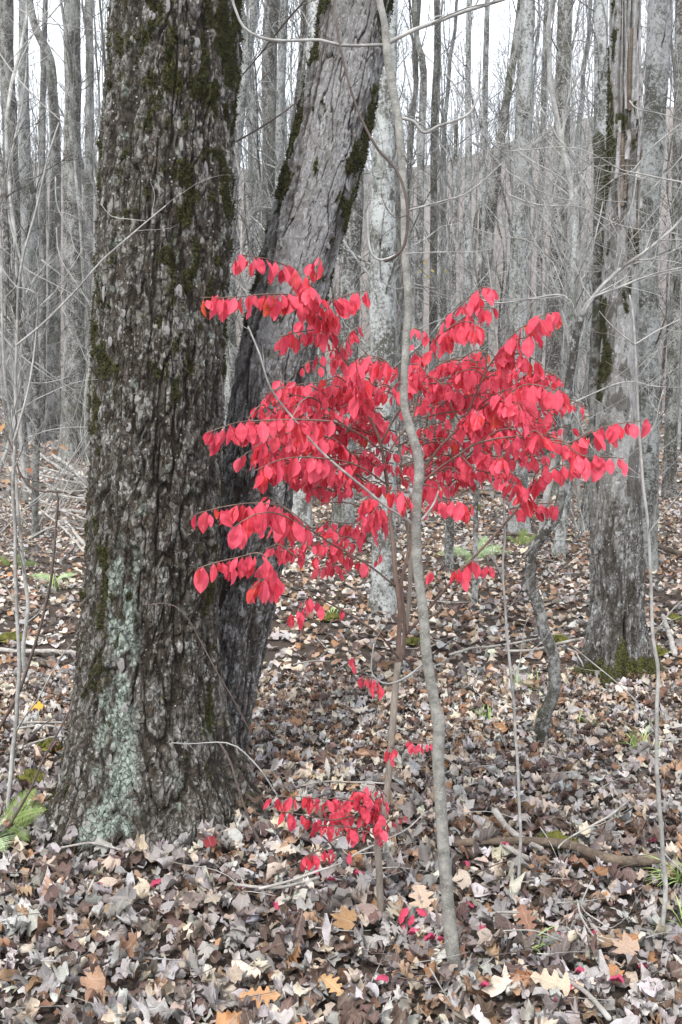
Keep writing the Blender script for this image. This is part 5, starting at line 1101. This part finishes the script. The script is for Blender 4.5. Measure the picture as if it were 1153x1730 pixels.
for k, pts in enumerate([[(60, 762), (100, 790), (130, 810), (160, 842)], [(70, 790), (110, 800), (160, 808)], [(40, 830), (90, 835), (150, 845)], [(90, 770), (120, 790), (155, 835), (160, 850)], [(50, 850), (80, 870), (110, 895), (150, 940)], [(75, 815), (110, 830), (155, 828)], [(60, 870), (110, 862), (150, 868)], [(20, 800), (70, 845), (120, 868), (150, 880)], [(95, 745), (125, 748), (160, 752)], [(110, 880), (130, 905), (152, 930)], [(55, 905), (95, 890), (150, 895)], [(30, 780), (60, 800), (160, 822)]]):
    stick([(a, b_, .12+.05*(k % 5)) for a, b_ in pts], (4.5, 5.5) if k % 3 == 0 else (2.6, 3.2), M_LOG, 'pale dead pole in the jumbled heap of branches left of the great maple', .2, k=7, twn=4, seed=30+k, group='poles of the dead branch heap')
for k, pts in enumerate([[(20, 1232), (70, 1225), (110, 1228)], [(50, 1258), (90, 1246), (106, 1244)], [(30, 1222), (60, 1222), (110, 1222)]]): stick(pts, (3.5, 3), M_LOG, 'pale stick lying left of the great maple foot', .06, seed=50+k, group='pale sticks left of the maple foot')
g = np.random.default_rng(95)
for k in range(90):
    px_ = g.uniform(-20, 1170); py_ = 900+820*g.random()**.8; a = g.normal(0, .6); l_ = g.uniform(30, 120)*(py_/1500)
    if 90 < px_ < 440 and py_ < 1440: continue
    bend = g.normal()*l_*.12
    stick([(px_, py_), (px_+l_*.5*math.cos(a), py_-l_*.25*math.sin(a)+bend*.4), (px_+l_*math.cos(a), py_-l_*.5*math.sin(a))], (g.uniform(1., 2.4), .8), [M_TWIG, M_LOG, M_TWIGD][k % 3], '%s dead twig %s %s' % (('pale', 'grey', 'dark')[k % 3], ('lying on the litter at the', 'half buried at the')[k % 2], ('left edge' if px_ < 200 else 'foot of the maple' if px_ < 450 else 'red shrub side' if px_ < 700 else 'middle right' if px_ < 950 else 'right edge')+(', nearest the viewer' if py_ > 1450 else ', halfway back' if py_ > 1150 else ', far back')), .06+.02*g.random(), k=5, twn=int(g.integers(0, 3)), seed=200+k, group='loose twigs on the leaf litter', name='fallen_twig')

tick('moss')
# ------------------------------------------------------------------ moss cushions, grass tufts, ferns
def cushion(px_, py_, rx, rz, label, mat=M_MOSS, cat='moss'):
    g = np.random.default_rng(int(px_*7+py_)); q = ground(px_, py_); n = 2600; r0 = rx*q[1]/F
    a = g.uniform(0, 2*np.pi, n); rad = np.sqrt(g.random(n))*(1+.25*np.cos(3*a+px_)+.15*np.cos(5*a)); x_ = rad*np.cos(a)*r0; y_ = rad*np.sin(a)*r0*.8; h_ = rz*q[1]/F*(1-np.clip(rad, 0, 1)**2)*(.75+.25*vnoise(x_*60, y_*60, 0, 3))
    P = np.stack([q[0]+x_, q[1]+y_, terrain(q[0]+x_, q[1]+y_)+.03+h_], -1)
    d = g.normal(0, .5, (n, 3)); d[:, 2] += 1; d /= np.linalg.norm(d, axis=1, keepdims=True); s = .011*g.uniform(.6, 1.5, (n, 1)); u = np.cross(d, [0, 1, .1]); u /= np.linalg.norm(u, axis=1, keepdims=True); w = np.cross(d, u)
    Vt = np.stack([P+u*s*.4, P-u*s*.25+w*s*.35, P-u*s*.25-w*s*.35, P+d*s*1.2], 1).reshape(-1, 3); Tt = (np.array([[0, 1, 3], [1, 2, 3], [2, 0, 3]])[None]+np.arange(n)[:, None, None]*4).reshape(-1, 3)
    # body under the fuzz
    ar = np.linspace(0, 2*np.pi, 20, endpoint=False); B = [np.array([[q[0], q[1], terrain(q[0], q[1])+.025+rz*q[1]/F]])]
    for rr in (.35, .65, .9, 1.1):
        xx = rr*np.cos(ar)*r0*(1+.25*np.cos(3*ar+px_)); yy = rr*np.sin(ar)*r0*.8; B.append(np.stack([q[0]+xx, q[1]+yy, terrain(q[0]+xx, q[1]+yy)+.022+rz*q[1]/F*(1-min(rr, 1)**2)], -1))
    B = np.vstack(B); k = np.arange(20); k2 = (k+1) % 20; T0 = np.stack([0*k, 1+k, 1+k2], -1); Q0 = np.vstack([np.stack([1+i*20+k, 1+(i+1)*20+k, 1+(i+1)*20+k2, 1+i*20+k2], -1) for i in range(3)])
    V = np.vstack([B, Vt]); solo('moss_cushion', V, Q0, np.vstack([T0, Tt+len(B)]), mat, label, cat)
cushion(84, 1272, 19, 10, 'bright moss cushion beside the great maple, farther one'); cushion(52, 1330, 28, 14, 'larger bright moss cushion near the fern at the left'); cushion(945, 1090, 14, 10, 'moss lump left of the shredded-bark tree roots')
cushion(1100, 1112, 22, 16, 'moss lump right of the shredded-bark tree roots'); cushion(942, 1438, 26, 14, 'yellow-green moss patch growing on the rotting log'); cushion(1137, 1052, 12, 5, 'small moss patch at the right edge'); cushion(20, 1085, 22, 6, 'flat moss patch on the grey log at the left'); cushion(560, 1050, 16, 5, 'dim moss patch behind the leaning trunk'); cushion(805, 862, 12, 5, 'moss patch far behind the shrub')
cushion(1060, 858, 20, 6, 'far moss patch right of the shredded-bark tree'); cushion(700, 1092, 12, 4, 'low moss patch right of the shrub stems')
def grass(px_, py_, n, hpx, spread, label, mat=M_GRASS, lean=(0, 0)):
    g = np.random.default_rng(int(px_*3+py_*5)); q = ground(px_, py_); s = q[1]/F; m_ = 6; P = []; b_ = np.stack([q[0]+g.normal(0, spread*s*.3, n), q[1]+g.normal(0, spread*s*.3, n)], -1)
    z = terrain(b_[:, 0], b_[:, 1]); d = np.stack([g.normal(0, .45, n)+lean[0], g.normal(0, .45, n), np.ones(n)], -1); L_ = hpx*s*g.uniform(.6, 1.3, n); c_ = np.stack([b_[:, 0], b_[:, 1], z+.01], -1); P = [c_]
    for k in range(m_-1): d = d/np.linalg.norm(d, axis=1, keepdims=True); P.append(P[-1]+d*(L_/(m_-1))[:, None]); d = d*[1.25, 1.25, 1]+[0, 0, -.22]
    P = np.stack(P, 1); wd = np.cross(P[:, -1]-P[:, 0], [0, 0, 1.]); wd /= np.linalg.norm(wd, axis=1, keepdims=True)+1e-6; w = .0028*np.array([.7, 1, 1, .8, .5, .08])
    A = P-wd[:, None]*w[None, :, None]; B = P+wd[:, None]*w[None, :, None]; V = np.stack([A, B], 2).reshape(-1, 3); i = np.arange(m_-1)*2; q_ = np.stack([i, i+1, i+3, i+2], -1)
    Q = (q_[None]+(np.arange(n)*m_*2)[:, None, None]).reshape(-1, 4); solo('grass_tuft', V, Q, None, mat, label, 'grass')
grass(1152, 1500, 34, 75, 22, 'green grass tuft at the right edge by the thin sapling', lean=(-.5, 0)); grass(1078, 1275, 30, 60, 30, 'pale grass tuft in the leaves left of the right edge sapling'); grass(890, 1175, 26, 40, 40, 'sparse grass beside the crooked young tree foot')
grass(1150, 1580, 8, 60, 15, 'few green blades at the right edge below the grass tuft', lean=(-1.2, 0)); grass(900, 1605, 9, 50, 20, 'three green blades lying in the litter at lower right', lean=(.8, 0)); grass(820, 1220, 16, 34, 20, 'small grass tuft behind the kinked sapling'); grass(555, 1050, 26, 34, 40, 'faint yellow grass tuft behind the leaning trunk')
grass(1000, 1230, 16, 34, 40, 'thin pale grass below the shredded-bark tree'); grass(490, 1380, 8, 25, 20, 'tiny green sprigs near the low red leaves'); grass(800, 1640, 8, 16, 14, 'tiny green sprig at the foot of the kinked sapling'); grass(90, 1000, 24, 40, 40, 'pale grass under the branch heap at the left')
def fern(px_, py_, fr, label, mat=M_GREEN, seed=0):
    """fr: fronds as (dx,dy) tip offsets in px from the crown of the plant"""
    q = ground(px_, py_); e_ = empty('fern', q, label, 'fern'); g = np.random.default_rng(seed); s = q[1]/F
    for (dx, dy, dep, wd_) in fr:
        n = 17; t = np.linspace(0, 1, n); tip = np.array([dx*s, dep, -dy*s]); P = q+np.array([0, 0, .03])+t[:, None]*tip+np.array([0, 0, 1.])*(np.sin(np.pi*t)*.05*np.hypot(dx, dy)*s*4)[:, None]*.5
        V1 = tubes(P[None], (np.linspace(.0022, .0008, n))[None], 5); parts = [V1]; tg = np.gradient(P, axis=0); tg /= np.linalg.norm(tg, axis=1, keepdims=True)
        up = np.array([0, -.55, .83]); sd = np.cross(tg, up); sd /= np.linalg.norm(sd, axis=1, keepdims=True); Vs, Qs = [], []; o = 0; nn = 30
        for k in range(nn):
            tt_ = .08+.9*k/nn; c_ = np.array([np.interp(tt_, t, P[:, j]) for j in range(3)]); td = np.array([np.interp(tt_, t, tg[:, j]) for j in range(3)]); sdd = np.array([np.interp(tt_, t, sd[:, j]) for j in range(3)])
            ln = wd_*s*(math.sin(math.pi*min(1, tt_*.85+.18)))**.8
            for sg in (1, -1):
                d = sdd*sg+td*.45+np.array([0, 0, -.12+g.normal()*.06]); d /= np.linalg.norm(d); w = .0042*(1-tt_*.5); nl = 7; a = np.linspace(0, 1, nl)
                zig = np.where(np.arange(nl) % 2, 1.25, .6)*(1-a*.85); cc = c_+d*ln*a[:, None]+np.array([0, 0, -1])*(a**2*ln*.12)[:, None]
                Vs.append(np.stack([cc-td*w*zig[:, None], cc+td*w*zig[:, None]], 1).reshape(-1, 3)); i = np.arange(nl-1)*2; Qs.append(np.stack([i, i+1, i+3, i+2], -1)+o); o += nl*2
        parts.append((np.vstack(Vs), np.vstack(Qs), np.zeros((0, 3), int))); V, Q, T = joinparts(parts); link('frond', mesh_np('frond', V, Q, T, mat, smooth=False), e_)
fern(2, 1412, [(92, -44, -.05, 30), (60, -62, .05, 24), (84, -20, -.2, 24)], 'bright green fern fronds tucked against the left foot of the great maple', M_GREEN, 1)
fern(-22, 1428, [(70, -22, -.2, 36), (48, -48, -.1, 30), (60, -8, -.35, 28)], 'pale green fern at the very left edge, nearest the viewer', M_PALEFERN, 2)
fern(800, 945, [(50, -20, -.1, 14), (-45, -18, -.1, 14), (25, -35, 0, 14), (-20, 8, -.3, 12), (70, -5, 0, 14), (-70, -2, 0, 13)], 'light green fern clump on the slope behind the kinked sapling', M_PALEFERN, 3)
fern(880, 925, [(30, -18, -.1, 12), (-30, -16, -.1, 12), (8, -28, 0, 12)], 'small green fern right of the light green clump', M_GREEN, 4)
fern(20, 960, [(35, -30, -.1, 14), (-30, -20, -.1, 12), (50, 0, 0, 12)], 'green fern behind the left edge saplings', M_GREEN, 5)
fern(95, 985, [(40, -12, -.1, 14), (-40, -10, -.1, 12)], 'pale fern under the branch heap', M_PALEFERN, 6)
# a few leaves still hanging: beech brown, and yellow on a spicebush twig
def hang(px_, py_, Y, color, label, s=.06, n=1):
    e_ = empty('clinging_leaf', at(px_, py_, Y), label, 'leaf'); g = np.random.default_rng(int(px_+py_))
    for k in range(n):
        d = np.array([g.normal()*.6, g.normal()*.3, -.5]); d /= np.linalg.norm(d); nn = np.array([g.normal()*.4, -1, .3]); nn -= nn@d*d; nn /= np.linalg.norm(nn)
        leafobj(MELE[k % 3], e_, np.stack([np.cross(-d, nn), -d, nn], -1), s*.7, at(px_+g.normal()*14*(n > 1), py_+g.normal()*8*(n > 1), Y), color, 'leaf')
MELE = [mesh_np('leaf', p_[0], p_[1], p_[2], M_DEADO, uv=p_[3]) for p_ in RP[:3]]
hang(8, 715, 3.2, (.45, .24, .10), 'orange brown leaf clinging to the dark vine at the left edge', .05); hang(97, 756, 4.5, (.42, .26, .16), 'dried tan leaf hanging above the branch heap', .06, 2); hang(37, 797, 4.2, (.40, .17, .10), 'rusty leaf hanging on the left brush', .05, 2)
hang(4, 350, 4., (.6, .2, .08), 'orange leaf at the left edge halfway up the picture', .04, 2); hang(725, 455, 5.2, (.50, .42, .14), 'yellow leaves still on a twig right of the sapling', .035, 5); hang(700, 553, 3.5, (.55, .55, .08), 'small yellow-green leaf above the red leaves', .03, 1)
hang(690, 252, 5.6, (.5, .22, .10), 'dried brown leaf caught beside the sapling top', .05, 2)

# ------------------------------------------------------------------ air
hz = bpy.data.meshes.new('haze'); a, b_, c_, d_, e0, e1 = -190, 190, -12, 345, -3, 78
hv = [(x, y, z) for x in (a, b_) for y in (c_, d_) for z in (e0, e1)]
hz.from_pydata(hv, [], [(0, 1, 3, 2), (4, 6, 7, 5), (0, 4, 5, 1), (2, 3, 7, 6), (0, 2, 6, 4), (1, 5, 7, 3)])
hm = bpy.data.materials.new('haze'); hm.use_nodes = True; nt = hm.node_tree; nt.nodes.remove(nt.nodes['Principled BSDF'])
pv = nt.nodes.new('ShaderNodeVolumePrincipled'); pv.inputs['Color'].default_value = (.93, .95, 1, 1); pv.inputs['Density'].default_value = .0010; pv.inputs['Anisotropy'].default_value = .2
nt.links.new(pv.outputs[0], nt.nodes['Material Output'].inputs['Volume']); hz.materials.append(hm)
link('haze', hz, kind='stuff')
tick('end')
